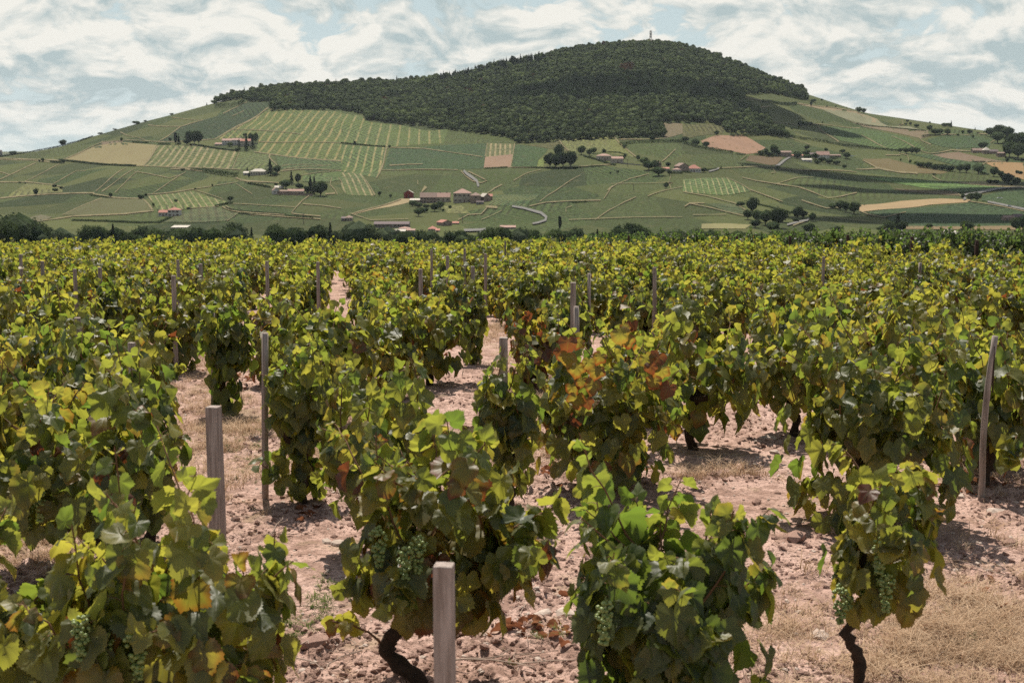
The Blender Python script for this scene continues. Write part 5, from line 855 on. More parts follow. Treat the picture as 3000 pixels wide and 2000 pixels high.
# ---------------------------------------------------------------- vine leaves
def leaf_mat(name, veins=True, k=1.0):
    """blade: reflecting upper side and light coming through; luv = (x, y, random), lt = (tone, autumn, x, y) per leaf"""
    m, g, o = newmat(name)
    A = g.n('ShaderNodeAttribute', attribute_name='luv').outputs['Vector']; T = g.n('ShaderNodeAttribute', attribute_name='lt').outputs['Vector']
    x, y, rn = g.sep(A); tone, aut, old = g.sep(T)
    r = g.m('SQRT', g.m('ADD', g.m('MULTIPLY', x, x), g.m('MULTIPLY', g.m('SUBTRACT', y, .2), g.m('SUBTRACT', y, .2))))
    P = g.n('ShaderNodeTexCoord').outputs['Object']; nz = g.noise(P, 26., 3, .6)
    base = g.mix(tone, (.034 * k, .053 * k, .019 * k), (.125 * k, .130 * k, .034))
    thru = g.mix(tone, (.20 * k, .30 * k, .035), (.57 * k * k, .53 * k, .065))
    # yellowing, then browning from the rim inwards
    rim = g.m('ADD', g.ss(g.m('ADD', r, g.m('MULTIPLY', g.m('SUBTRACT', nz, .5), .35)), .25, .62), 0)
    ye = g.m('MULTIPLY', g.ss(aut, .42, .75), g.m('ADD', g.m('MULTIPLY', rim, .6), .4))
    base = g.mix(ye, base, (.17, .13, .025)); thru = g.mix(ye, thru, (.52, .40, .05))
    rd = g.m('MULTIPLY', g.ss(aut, .74, .95), g.m('ADD', g.m('MULTIPLY', rim, .75), .25))
    base = g.mix(rd, base, (.15, .035, .014)); thru = g.mix(rd, thru, (.28, .045, .012))
    dr = g.ss(aut, .93, .98); base = g.mix(dr, base, (.10, .034, .018)); thru = g.mix(dr, thru, (.22, .055, .018))
    base = g.mix(g.ss(nz, .35, .7, 0, .3), base, (.11, .115, .03))
    if veins:
        an = g.m('ABSOLUTE', g.m('ARCTAN2', x, g.m('ADD', y, .02)))
        pp = g.m('PINGPONG', an, .47); near = g.m('SUBTRACT', .47, g.m('ABSOLUTE', g.m('SUBTRACT', g.m('PINGPONG', g.m('ADD', an, .47), .47), 0)))
        dv = g.m('MULTIPLY', pp, g.m('ADD', r, .1))
        pv2 = g.m('MULTIPLY', g.ss(dv, .0, .02, 1., 0.), .5)
        sec = g.m('ABSOLUTE', g.m('SUBTRACT', g.m('FRACT', g.m('MULTIPLY', g.m('SUBTRACT', r, g.m('MULTIPLY', pp, .8)), 9.)), .5))
        pv2 = g.m('MAXIMUM', pv2, g.ss(sec, .0, .12, .10, 0.))
        base = g.mix(pv2, base, (.16, .19, .07)); thru = g.mix(g.m('MULTIPLY', pv2, .8), thru, (.22, .26, .03))
    bf = g.n('ShaderNodeNewGeometry').outputs['Backfacing']
    base = g.mix(g.m('MULTIPLY', bf, .55), base, (.15, .17, .10))
    bp = g.n('ShaderNodeBump', inp={'Strength': .5, 'Distance': .006, 'Height': nz})
    b = g.n('ShaderNodeBsdfPrincipled', inp={'Base Color': base, 'Roughness': g.mix(bf, (.50, .50, .50), (.85, .85, .85)), 'Specular IOR Level': .65, 'Normal': bp.outputs[0]})
    t = g.n('ShaderNodeBsdfTranslucent', inp={'Color': thru})
    mx = g.n('ShaderNodeMixShader', inp={0: .50, 1: b.outputs[0], 2: t.outputs[0]})
    g.set(o, 0, mx.outputs[0]); return m
LEAF = leaf_mat('vine_leaf'); LEAFF = leaf_mat('vine_leaf_far', False); LEAFD = leaf_mat('dark_vine_leaf', False, .55)
VBARK = simple('vine_bark', (.055, .038, .028), .95, .5, 30., .1, .012); CANE = simple('vine_cane', (.17, .085, .042), .7, .25, 12., .3)
def m_grape():
    m, g, o = newmat('green_grape')
    P = g.n('ShaderNodeTexCoord').outputs['Object']; n = g.noise(P, 22, 2, .5)
    b = g.n('ShaderNodeBsdfPrincipled', inp={'Base Color': g.mix(n, (.13, .19, .05), (.25, .29, .09)), 'Roughness': .38, 'Specular IOR Level': .5, 'Subsurface Weight': .25, 'Subsurface Radius': (.01, .012, .004)})
    g.set(o, 0, b.outputs[0]); return m
GRAPE = m_grape()
HALF = [(.0, -.02), (.06, -.15), (.18, -.24), (.32, -.25), (.44, -.18), (.52, -.06), (.555, .06), (.585, .18), (.605, .33), (.53, .42), (.445, .49), (.385, .56), (.355, .65), (.29, .74), (.20, .81), (.10, .87), (.0, .97)]
def leaf_template(lod):
    if lod == 0:
        pts = []
        for i, (a, b) in enumerate(zip(HALF[:-1], HALF[1:])):
            pts.append(a)
            k = 1.0 + .05 * (1 if i % 2 else -1); mx_, my_ = (a[0] + b[0]) / 2, (a[1] + b[1]) / 2
            if i > 0: pts.append((mx_ * .925, .2 + (my_ - .2) * .925))
        pts.append(HALF[-1])
    elif lod == 1: pts = [HALF[i] for i in (0, 2, 3, 5, 6, 8, 10, 12, 14, 16)]
    else: pts = [HALF[i] for i in (0, 3, 5, 8, 12, 16)]
    out = pts + [(-x, y) for x, y in reversed(pts[1:-1])]
    O = np.array(out); n = len(O); c = np.array([0, .12])
    if lod == 2: V = np.vstack([[c], O]); Fc = [(0, 1 + i, 1 + (i + 1) % n) for i in range(n)]
    else:
        rings = [.36, .72] if lod == 0 else [.55]
        Vs = [[c]] + [c + (O - c) * k for k in rings] + [O]; V = np.vstack(Vs); Fc = [(0, 1 + i, 1 + (i + 1) % n) for i in range(n)]
        for q in range(len(rings)):
            a, b = 1 + q * n, 1 + (q + 1) * n
            Fc += [(a + i, b + i, b + (i + 1) % n, a + (i + 1) % n) for i in range(n)]
    return V, Fc
TMPL = [leaf_template(k) for k in range(3)]
def build_leaves(name, C, D, N, S, tone, aut, lod, mat, seed=0):
    """C petiole points, D towards the tip, N upper side normal, S width; returns mesh"""
    r = np.random.RandomState(seed); V2, Fc = TMPL[lod]; n = len(C)
    D = D / np.linalg.norm(D, axis=1)[:, None]; N = N - D * (N * D).sum(1)[:, None]; N /= np.linalg.norm(N, axis=1)[:, None] + 1e-9; X = np.cross(D, N)
    x = V2[:, 0][None, :]; y = V2[:, 1][None, :]; rr = np.sqrt(x * x + (y - .15) ** 2)
    fold = r.uniform(-.05, .55, n)[:, None]; cup = r.uniform(-.5, .75, n)[:, None]; dro = r.uniform(-.1, .75, n)[:, None]; wav = r.uniform(.0, .13, n)[:, None]; ph = r.uniform(0, 6.28, n)[:, None]; tw = r.uniform(-.35, .35, n)[:, None]
    ang = np.arctan2(x, y - .15)
    z = -cup * rr ** 2 * .8 + fold * np.abs(x) * .8 - dro * np.maximum(y - .1, 0) ** 2 * .9 + wav * np.sin(ang * 3 + ph) * rr + tw * x * (y + .2) + .035 * np.sin(ang * 7 + ph * 2) * rr + .03 * np.sin(9 * x + ph) * np.sin(8 * y - ph)
    asp = r.uniform(.86, 1.15, n)[:, None]; jx = 1 + .07 * np.sin(ang * 5 + ph * 3)
    P = C[:, None, :] + S[:, None, None] * ((x * asp * jx * (1 - .25 * fold))[:, :, None] * X[:, None, :] + (y * jx * (1 - .12 * dro))[:, :, None] * D[:, None, :] + z[:, :, None] * N[:, None, :])
    k = V2.shape[0]; V = P.reshape(-1, 3); cn = np.array([len(f) for f in Fc]); ff = np.concatenate([np.array(f) for f in Fc])
    FF = (ff[None, :] + (np.arange(n) * k)[:, None]).ravel(); CN = np.tile(cn, n)
    me = mesh_np(name, V, FF, CN, [mat], True)
    luv = np.stack([np.tile(V2[:, 0], n), np.tile(V2[:, 1], n), np.repeat(r.rand(n), k)], -1); vattr(me, 'luv', luv, 'FLOAT_VECTOR')
    lt = np.stack([np.repeat(tone, k), np.repeat(aut, k), np.repeat(r.rand(n), k)], -1); vattr(me, 'lt', lt, 'FLOAT_VECTOR')
    return me
def vine_meshes(seed, Hh=1.15, W=.95, zb=.28, nl=190, lod=1, leaf=.125, tone=.5, aut=.12, habit='goblet', lean=(0, 0), trunk_pts=None, red=0., head=None, ncane=None, mat=None, xc=()):
    """returns (foliage mesh, trunk mesh, hanging points)"""
    r = np.random.RandomState(seed); rr = random.Random(seed)
    hz_ = head or Hh * rr.uniform(.28, .36)
    mb = MB(); hd = Vector((lean[0], lean[1], hz_))
    tp = trunk_pts or [(0, 0, -.06), (rr.uniform(-.05, .05), rr.uniform(-.04, .04), hz_ * .3), (hd.x * .5 + rr.uniform(-.06, .06), hd.y * .5, hz_ * .62), tuple(hd)]
    # smooth the trunk line and make it knobbly
    T = []
    for a, b in zip(tp[:-1], tp[1:]):
        for j in range(4): T.append(Vector(a).lerp(Vector(b), j / 4) + Vector((rr.uniform(-.012, .012), rr.uniform(-.012, .012), 0)))
    T.append(Vector(tp[-1])); hd = T[-1].copy()
    tr = [max(.020, (.044 - .018 * i / len(T)) * rr.uniform(.8, 1.3)) for i in range(len(T))]; tr[0] = .06; tr[-1] = .042
    if seed == 36: tr = [q * .68 for q in tr]; tr[0] = .055; tr[1] = .05
    sides = 9 if lod == 0 else 6
    mb.tube(T, tr, sides, 0, .16, rr)
    arms = []
    na = rr.choice([3, 4, 4, 5]) if habit != 'pillar' else 2
    for k in range(na):
        a = 6.283 * (k + rr.uniform(-.3, .3)) / na; L = W * rr.uniform(.16, .30)
        e_ = hd + Vector((math.cos(a) * L, math.sin(a) * L, rr.uniform(.05, .16) * Hh)); md = hd.lerp(e_, .5) + Vector((rr.uniform(-.03, .03), rr.uniform(-.03, .03), -.02))
        mb.tube([hd, md, e_], [.034, .028, .024], sides, 0, .2, rr); arms.append(e_)
    nc = ncane or max(7, int(nl / 15)); C = []; D = []; N = []; S = []; K = []
    for c in range(nc):
        st = arms[c % len(arms)] + Vector((rr.uniform(-.03, .03), rr.uniform(-.03, .03), 0))
        a = 6.283 * (c + rr.uniform(-.35, .35)) / nc * (1 if habit != 'pillar' else 1.0)
        out = (W / 2) * rr.uniform(.35, 1.05) * (.55 if habit == 'pillar' else 1); top = Hh * rr.uniform(.62, 1.05) * (1.14 if rr.random() < .15 else 1)
        if rr.random() < .22 and habit != 'pillar': top *= .6; out *= 1.15
        dirv = Vector((math.cos(a), math.sin(a), 0)); base_c = Vector((hd.x * (1 if habit != 'pillar' else .6), hd.y, 0))
        e_ = base_c + dirv * out + Vector((0, 0, top)); droop = rr.uniform(0, .16) * Hh if rr.random() < .5 else 0
        pts = []
        for j in range(9):
            s = j / 8; p = st.lerp(e_, s); p += dirv * (math.sin(s * math.pi) * .06 * W); p.z += math.sin(s * math.pi) * .05 - droop * max(0, s - .65) * 2
            p += Vector((rr.uniform(-.012, .012), rr.uniform(-.012, .012), 0)); pts.append(p)
        mb.tube(pts, [.0065 - .0040 * j / 8 for j in range(9)], 5 if lod == 0 else 4, 1, 0, None, cap=False)
        per = nl / nc
        for q in range(int(per)):
            s = (q + rr.random()) / per; s = s ** .85; i = min(7, int(s * 8)); p = pts[i].lerp(pts[i + 1], s * 8 - i)
            side = 1 if q % 2 else -1; az_ = a + side * rr.uniform(.3, 1.6); o_ = Vector((math.cos(az_), math.sin(az_), rr.uniform(-.25, .45)))
            pl = rr.uniform(.03, .085) * (1 - .4 * s); C.append(p + o_ * pl); K.append((p, p + o_ * pl)); young = s > .86
            D.append(Vector((o_.x * rr.uniform(.1, .8), o_.y * rr.uniform(.1, .8), rr.uniform(-1.0, -.15) if not young else rr.uniform(-.3, .7))) + Vector((rr.uniform(-.25, .25), rr.uniform(-.25, .25), 0)))
            N.append(Vector((o_.x + dirv.x * .6 + rr.uniform(-.4, .4), o_.y + dirv.y * .6 + rr.uniform(-.4, .4), rr.uniform(.2, 1.0)))); S.append(leaf * rr.uniform(.72, 1.25) * (1 - .50 * max(0, s - .45) / .55))
    for (a0, a1, nn, lf) in xc:
        a0, a1 = Vector(a0), Vector(a1); pts = [a0.lerp(a1, j / 6) + Vector((rr.uniform(-.012, .012), rr.uniform(-.012, .012), math.sin(j / 6 * math.pi) * .03)) for j in range(7)]; mb.tube(pts, [.007 - .0005 * j for j in range(7)], 5, 1)
        for q in range(nn):
            s = (q + rr.random()) / nn; i = min(5, int(s * 6)); p = pts[i].lerp(pts[i + 1], s * 6 - i); o_ = Vector((rr.uniform(-1, 1), rr.uniform(-1, 1), rr.uniform(-.3, .6))); C.append(p + o_ * .05); K.append((p, p + o_ * .05)); D.append(Vector((o_.x * .6, o_.y * .6, rr.uniform(-1, .1)))); N.append(Vector((rr.uniform(-.5, .5), rr.uniform(-1, .2), rr.uniform(.3, 1)))); S.append(lf * rr.uniform(.7, 1.25))
    # inner and low skirt leaves that fill the bush
    nf = int(nl * .35)
    for q in range(nf):
        a = rr.uniform(0, 6.283); u = rr.random(); z = zb + (Hh * .62 - zb) * u; k = W * .5 * rr.uniform(.25, .95) * (.62 + .38 * math.sin(min(1, (z - zb) / (Hh * .35) + .25) * 1.57)) * (.6 if habit == 'pillar' else 1)
        o_ = Vector((math.cos(a), math.sin(a), 0)); p = Vector((hd.x, hd.y, 0)) + o_ * k + Vector((0, 0, z)); C.append(p)
        D.append(Vector((o_.x * .35 + rr.uniform(-.3, .3), o_.y * .35 + rr.uniform(-.3, .3), -1))); N.append(Vector((o_.x + rr.uniform(-.5, .5), o_.y + rr.uniform(-.5, .5), rr.uniform(.1, .7)))); S.append(leaf * rr.uniform(.8, 1.25))
    C, D, N = (np.array([tuple(v) for v in q]) for q in (C, D, N)); S = np.array(S)
    low = (C[:, 2] < zb) & (np.arange(len(C)) < len(C) - 0 if not xc else np.abs(C[:, 0]) < W * .38); C[low, 2] = zb + r.rand(low.sum()) * .08
    n = len(C); tn = np.clip(r.normal(tone, .34, n), 0, 1); au = np.clip(r.rand(n) ** 2.4 * .66 + (aut - .12) * 1.3 + .12 * r.normal(size=n), 0, 1)
    au[r.rand(n) < aut * .2] = r.uniform(.7, .88)
    if red > 0: au[(r.rand(n) < red)] = .98
    for p, q in (K if lod == 0 else []): mb.tube([p, (p + q) / 2 + Vector((0, 0, .006)), q], [.0022, .0017, .0015], 3, 1, cap=False)
    fo = build_leaves('foliage', C, D, N, S, tn, au, lod, mat or (LEAF if lod < 2 else LEAFF), seed)
    return fo, mb.mesh('trunk', [VBARK, CANE], True), hd
def grape_mesh(seed, L=.17, lod=0):
    rr = random.Random(seed); V0, F0 = (ICO2 if lod == 0 else ICO1); V = []; fl = []
    k = 0
    for q in range(85 if lod == 0 else 40):
        s = rr.random() ** .8; rad = .040 * (1 - s * .72) * math.sqrt(rr.random()); a = rr.uniform(0, 6.28); rb = rr.uniform(.0062, .0088) * (1 if lod == 0 else 1.3)
        V.append(V0 * rb + np.array([math.cos(a) * rad, math.sin(a) * rad, -s * L])); fl.append(np.array(F0).ravel() + k); k += len(V0)
    fl = np.concatenate(fl); return mesh_np('grape_cluster', np.vstack(V), fl, np.full(len(fl) // 3, 3), [GRAPE], True)
GR = [grape_mesh(k) for k in range(3)]
VG = 'gobelet vines of the foreground vineyard'
def place_vine(px, Y, name, label, cfg, top=None, wpx=None, grapes=0, rz=0, group=VG, extra=None):
    a = (px - 1500) / 4130.; X = a * Y; z = float(H(X, Y)); c = dict(cfg)
    if top is not None: c['Hh'] = CH + ray(px, top)[1] * Y - z
    if wpx is not None: c['W'] = wpx * Y / 4130.
    fo, tk, hd = vine_meshes(**c)
    e = empty('vine', (X, Y, z), rz, label, 'vine', group)
    link('foliage', fo, e); link('trunk', tk, e)
    rr = random.Random(c['seed'] + 5)
    for q in range(grapes):
        an = rr.uniform(-2.6, -.5); k = rr.uniform(.2, .62) * c.get('W', .9) / 2
        o = link('grape_cluster', GR[q % 3], e, loc=(math.cos(an) * k, math.sin(an) * k, c.get('zb', .3) + rr.uniform(.12, .28)), rz=rr.uniform(0, 6)); s = rr.uniform(.8, 1.15); o.scale = (s, s, s)
    return e
Q = lambda seed, **k: dict(dict(seed=seed, lod=0, nl=240, leaf=.14, tone=.45, aut=.2), **k)
# nearest vines, one by one, as the photograph shows them
HERO = [
 (470, 5.35, 'big vine with large yellowing leaves and grapes at the lower left corner', Q(1, nl=400, leaf=.15, aut=.30, tone=.5, zb=.34, trunk_pts=[(.06, 0, -.06), (-.02, .02, .15), (0, 0, .3)]), 1310, 800, 2),
 (-60, 5.9, 'vine cut off by the left edge low in the picture', Q(2, nl=130, leaf=.14, aut=.2, zb=.15), 1580, 430, 1),
 (285, 8.3, 'dense vine at the left edge with a black trunk bent sideways', Q(3, nl=420, leaf=.145, aut=.28, tone=.42, zb=.42, trunk_pts=[(-.05, .0, -.05), (.0, 0, .18), (-.16, 0, .30), (-.28, .0, .36)]), 1050, 720, 3),
 (1290, 6.45, 'central vine with a crooked black arm behind the pale square stake', Q(4, nl=360, leaf=.14, aut=.34, tone=.5, zb=.46, head=.50, trunk_pts=[(-.08, 0, -.05), (-.13, 0, .08), (-.27, .0, .19), (-.25, 0, .27), (-.08, 0, .40), (.0, 0, .50)], xc=[((-.27, 0, .22), (-.50, -.04, .36), 14, .10), ((.1, 0, .6), (.56, -.05, .92), 22, .13), ((.0, .0, .15), (.12, -.1, .32), 6, .10)]), 1205, 640, 5),
 (1975, 5.75, 'large dark green vine right of the pale stake with light shining through its upper leaves', Q(5, nl=430, leaf=.14, aut=.10, tone=.25, zb=.12), 1385, 640, 2),
 (2555, 6.45, 'slender vine with a bare black S shaped trunk at the lower right', Q(36, nl=150, ncane=9, leaf=.12, aut=.34, tone=.55, zb=.46, head=.56, trunk_pts=[(.0, 0, -.05), (.0, 0, .07), (-.015, 0, .17), (-.075, .0, .285), (.01, 0, .39), (.06, 0, .48), (.08, 0, .56)]), 1290, 370, 4),
 (1760, 10.7, 'vine with a branch of rust red leaves in the middle', Q(7, nl=430, leaf=.135, aut=.30, tone=.42, zb=.14), 955, 500, 4),
 (2560, 9.7, 'broad bushy vine right of the bare path', Q(8, nl=560, leaf=.14, aut=.22, tone=.4, zb=.08), 950, 600, 3),
 (880, 10.3, 'small conical vine tied to the tall grey stake on the left', Q(9, nl=170, leaf=.125, aut=.05, tone=.45, zb=.10, habit='pillar', xc=[((.1, 0, .30), (.55, -.05, .22), 18, .10), ((.05, 0, .35), (-.2, -.05, .35), 6, .10), ((-.05, -.08, .86), (-.30, -.14, .98), 7, .12), ((-.12, -.1, .08), (-.3, -.15, .34), 9, .11)]), 985, 240, 0),
 (1115, 8.9, 'vine peering out behind the central vine', Q(10, nl=230, leaf=.14, aut=.18, tone=.45, zb=.30), 1045, 380, 1),
 (1490, 9.9, 'small leafy vine clasping the stake in the centre', Q(11, nl=150, leaf=.12, aut=.1, tone=.35, zb=.15, habit='pillar'), 1000, 240, 0),
 (660, 14.2, 'short dark vine against a leaning stake left of the path', Q(12, nl=170, leaf=.125, aut=.08, tone=.35, zb=.1, habit='pillar', lod=1), 850, 190, 0),
 (870, 13.6, 'wide vine with a long slanting black trunk', Q(13, nl=330, leaf=.135, aut=.18, tone=.5, zb=.36, lod=1, head=.42, trunk_pts=[(-.15, 0, -.05), (-.02, 0, .15), (.16, 0, .34), (.26, 0, .46)]), 880, 420, 0),
 (2900, 10.9, 'vine cut off by the right edge beside the cracked stake', Q(14, nl=260, leaf=.13, aut=.2, tone=.45, zb=.32, lod=1, xc=[((-.06, -.62, .20), (.0, -.66, .52), 16, .10)]), 960, 260, 0),
 (410, 9.1, 'low dark vine under the short reddish stake', Q(25, nl=170, leaf=.13, aut=.08, tone=.3, zb=.2, lod=1), 1050, 260, 0),
 (515, 17.4, 'vine hiding the foot of a stake at the top of the left lane', Q(26, nl=280, leaf=.13, aut=.15, tone=.5, zb=.08, lod=1), 850, 190, 0),
 (2040, 12.3, 'vine behind the rust leaved vine with low dark foliage', Q(15, nl=300, leaf=.13, aut=.25, tone=.45, zb=.25, lod=1), 900, 420, 0),
 (1260, 16.3, 'leafy vine left of the tan grass lane', Q(16, nl=280, leaf=.13, aut=.25, tone=.5, zb=.2, lod=1), 835, 260, 0),
 (1388, 18.2, 'narrow upright vine standing like a cone in the grass lane', Q(17, nl=170, leaf=.12, aut=.05, tone=.4, zb=.08, habit='pillar', lod=1), 815, 80, 0),
 (1650, 16.5, 'dark leafy vine hugging a stake right of the grass lane', Q(18, nl=240, leaf=.125, aut=.06, tone=.28, zb=.08, lod=1, habit='pillar'), 820, 190, 0),
 (1560, 15.8, 'reddish vine beside the grass lane', Q(19, nl=170, leaf=.12, aut=.5, tone=.5, zb=.15, lod=1, red=.12), 905, 150, 0),
 (1650, 12.6, 'sparse low vine with pale yellow leaves by the thin white stake', Q(20, nl=70, leaf=.10, aut=.3, tone=.7, zb=.12, lod=1), 1080, 180, 0),
 (300, 10.9, 'vine behind the left edge vine with a grey stake', Q(21, nl=300, leaf=.135, aut=.12, tone=.38, zb=.2, lod=1), 950, 330, 0),
 (60, 11.5, 'vine at the left edge higher up the slope', Q(22, nl=300, leaf=.135, aut=.3, tone=.45, zb=.3, lod=1), 985, 380, 0),
 (2330, 13.0, 'tall full vine behind the bushy vine', Q(23, nl=320, leaf=.13, aut=.25, tone=.5, zb=.3, lod=1), 880, 330, 0),
 (2700, 12.6, 'full vine behind the cracked stake', Q(24, nl=320, leaf=.13, aut=.2, tone=.5, zb=.3, lod=1), 890, 330, 0),
]
for px, Y, lab, cfg, top, wpx, gr in HERO: place_vine(px, Y, 'vine', lab, cfg, top, wpx, gr)
# bunches of green grapes that show between the leaves
BYLAB = {o['label']: o for o in scene.objects if o.get('label')}
for lab, L_ in (('big vine with large yellowing', [(235, 1800, 4.92), (300, 1850, 4.95), (400, 1850, 4.90), (640, 1950, 4.98)]), ('dense vine at the left edge', [(115, 1440, 7.8), (80, 1465, 7.85)]), ('central vine with', [(1185, 1600, 6.02), (1225, 1570, 6.05), (1110, 1545, 6.1)]), ('slender vine', [(2580, 1570, 6.22), (2600, 1680, 6.2), (2465, 1715, 6.25)]), ('large dark green vine', [(1770, 1760, 5.3)])):
    e = next(o for l, o in BYLAB.items() if l.startswith(lab))
    for q, (px, py, yy) in enumerate(L_):
        a, t = ray(px, py); p = Vector((a * yy, yy, CH + t * yy)) - e.location; o = link('grape_cluster', GR[q % 3], e, loc=p, rz=q * 1.7); o.scale = (1.15, 1.15, 1.05)
# the branch of rust red leaves
rl = random.Random(3); rc = []
for (px, py, yy) in [(1665, 1015, 9.97), (1700, 1020, 10.08), (1640, 1045, 10.06), (1725, 1075, 9.99), (1690, 1090, 10.02), (1750, 1100, 10.02), (1705, 1130, 10.05), (1675, 1150, 10.07), (1665, 1060, 9.96), (1740, 1140, 9.95), (1720, 1190, 10.08), (1690, 1180, 10.01), (1930, 1060, 10.06), (1905, 1090, 9.95), (1940, 1100, 10.02), (1890, 1065, 10.06), (1815, 990, 9.98), (1840, 1010, 10.09), (1830, 975, 10.09), (1960, 1150, 9.95), (1915, 1130, 9.95), (1760, 1060, 10.03)]:
    a, t = ray(px, py); rc.append((a * yy, yy, CH + t * yy))
rc = np.array(rc); hv = [o for o in scene.objects if o.get('label', '').startswith('vine with a branch of rust')][0]
org = np.array(tuple(hv.location)); n = len(rc); rr_ = np.random.RandomState(2)
dv_ = np.stack([rr_.uniform(-.6, .6, n), rr_.uniform(-.3, .1, n), -np.ones(n)], -1); nv_ = np.stack([rr_.uniform(-.4, .4, n), -np.ones(n), rr_.uniform(.2, .7, n)], -1); sz_ = rr_.uniform(.08, .13, n); au_ = rr_.choice([.97, .94, .90, .84], n)
for lf_, lab_ in ((rc[:, 0] < .62, 'branch of rust red leaves'), (rc[:, 0] >= .62, 'branch of orange brown leaves')):
    fo = build_leaves('rusty_branch', (rc - org + (0, 0, .05))[lf_], dv_[lf_], nv_[lf_], sz_[lf_], np.full(lf_.sum(), .5), au_[lf_], 0, LEAF, 9)
    tag(link('rusty_branch', fo, hv), lab_)

# the middle rows: copies of a dozen bushes, each its own vine
LIBV = []
for k in range(12):
    hab = 'pillar' if k in (4, 9) else 'goblet'
    fo, tk, hd = vine_meshes(400 + k, Hh=.98 + .07 * (k % 3), W=(.46 if hab == 'pillar' else .62 + .07 * (k % 4)), zb=.08, nl=(190 if hab == 'pillar' else 260), lod=1, leaf=.125, tone=(.35, .55, .62, .48, .25, .6, .5, .68, .42, .28, .56, .6)[k], aut=(.1, .22, .2, .3, .04, .16, .42, .25, .12, .06, .3, .2)[k], habit=hab, red=(.06 if k == 6 else 0))
    LIBV.append((fo, tk, hab))
vr = random.Random(19)
taken = [((p[0] - 1500) / 4130. * p[1], p[1], .62) for p in HERO]
# lanes and bare patches seen in the photograph: (px0, px1, Y0, Y1)
GAPS = [(480, 780, 8.0, 14.0), (400, 610, 12, 16.3), (1240, 1340, 15, 20), (1330, 1560, 12.5, 22.5), (950, 1250, 12.4, 13.4), (1740, 1800, 12, 20), (1180, 1380, 12.0, 15.2), (1000, 1180, 12.2, 14.6), (2080, 2330, 8.5, 11.8), (520, 640, 12.8, 18.5), (1520, 1640, 11.0, 14.4), (900, 1000, 9.5, 12.4), (2120, 3000, 0, 9), (0, 3000, 0, 11.5), (2950, 3050, 12, 17), (1590, 1720, 19, 21)]
cand = []; beside = []
rot_ = R(7); c_, s_ = math.cos(rot_), math.sin(rot_)
for i in range(-60, 60):
    for j in range(0, 62):
        u = i * 1.20 + vr.uniform(-.13, .13); v = 8 + j * 1.12 + vr.uniform(-.16, .16)
        X = u * c_ - v * s_ + 3.; Y = u * s_ + v * c_
        if Y < 10.5 or Y > 63 or abs(X) > .40 * Y + 5: continue
        px = 1500 + X / Y * 4130
        if any(a < px < b and y0 < Y < y1 for a, b, y0, y1 in GAPS): continue
        if any((X - a) ** 2 + (Y - b) ** 2 < d_ * d_ for a, b, d_ in taken): continue
        if vr.random() < (.24 if Y < 20 else .06): continue
        if X > 1.0 + (58 - Y) * .424 and Y > 25: continue      # the trellised plot stands there
        (cand if abs(X) < .385 * Y + .8 else beside).append((Y, X, px))
cand.sort()
NIND = 232
MARK = [(776, 10.4, 'tall round stake'), (625, 7.4, 'thick grey stake'), (1474, 9.9, 'centre stake'), (385, 9.7, 'short reddish stake'), (227, 11.3, 'hidden left stake'), (1688, 12.4, 'slim pale stake'), (2913, 10.4, 'cracked stake'), (623, 14.4, 'thin dark stake'), (219, 19, 'grey stake top'), (508, 20, 'left half stake top'), (1760, 10.7, 'rust leaved vine'), (2560, 9.7, 'broad bushy vine'), (870, 13.6, 'slanting trunk vine'), (1388, 18.2, 'narrow cone vine'), (1311, 25, 'free standing back stake'), (1918, 18.5, 'pale right stake'), (2695, 24, 'brown leaning stake'), (2833, 24, 'second brown stake'), (123, 22, 'left edge stake'), (2413, 25, 'right stake top'), (2330, 13, 'tall full vine'), (931, 22, 'back left stake'), (1260, 16.3, 'lane side vine'), (2900, 10.9, 'right edge vine')]
def mid_label(k, Y, px, kind):
    X = (px - 1500) / 4130 * Y
    q = min(MARK, key=lambda q: ((q[0] - 1500) / 4130 * q[1] - X) ** 2 + .5 * (q[1] - Y) ** 2); dx_ = X - (q[0] - 1500) / 4130 * q[1]; dy_ = Y - q[1]
    rel = ('left of' if dx_ < 0 else 'right of') if abs(dx_) > abs(dy_) * .8 else ('behind' if dy_ > 0 else 'in front of')
    if rel in ('behind', 'in front of'): rel += ' and ' + ('left of' if dx_ < 0 else 'right of')
    far_ = math.hypot(dx_, dy_); far_ = 'just' if far_ < 1.8 else 'a little' if far_ < 3.5 else 'some way' if far_ < 5.5 else 'far'
    look = {'pillar': 'narrow dark green', 'goblet': ('mottled green', 'yellow green', 'bright yellow green', 'brown flecked', '', 'light green', 'red flecked', 'bright yellow', 'deep green', '', 'olive green', 'pale green')[k]}[kind]
    return '%s vine %s %s the %s' % (look, far_, rel, q[2])
for q, (Y, X, px) in enumerate(cand[:NIND]):
    k = vr.randrange(12)
    if k in (4, 9) and vr.random() < .4: k = vr.randrange(4)
    fo, tk, hab = LIBV[k]; s = vr.uniform(.86, 1.08) * (1.0 if Y < 28 else .95)
    e = empty('vine', (X, Y, float(H(X, Y))), vr.uniform(0, 6.28), mid_label(k, Y, px, hab), 'vine', VG); e.scale = (s * vr.uniform(.95, 1.12), s * vr.uniform(.95, 1.12), s)
    link('foliage', fo, e); link('trunk', tk, e)
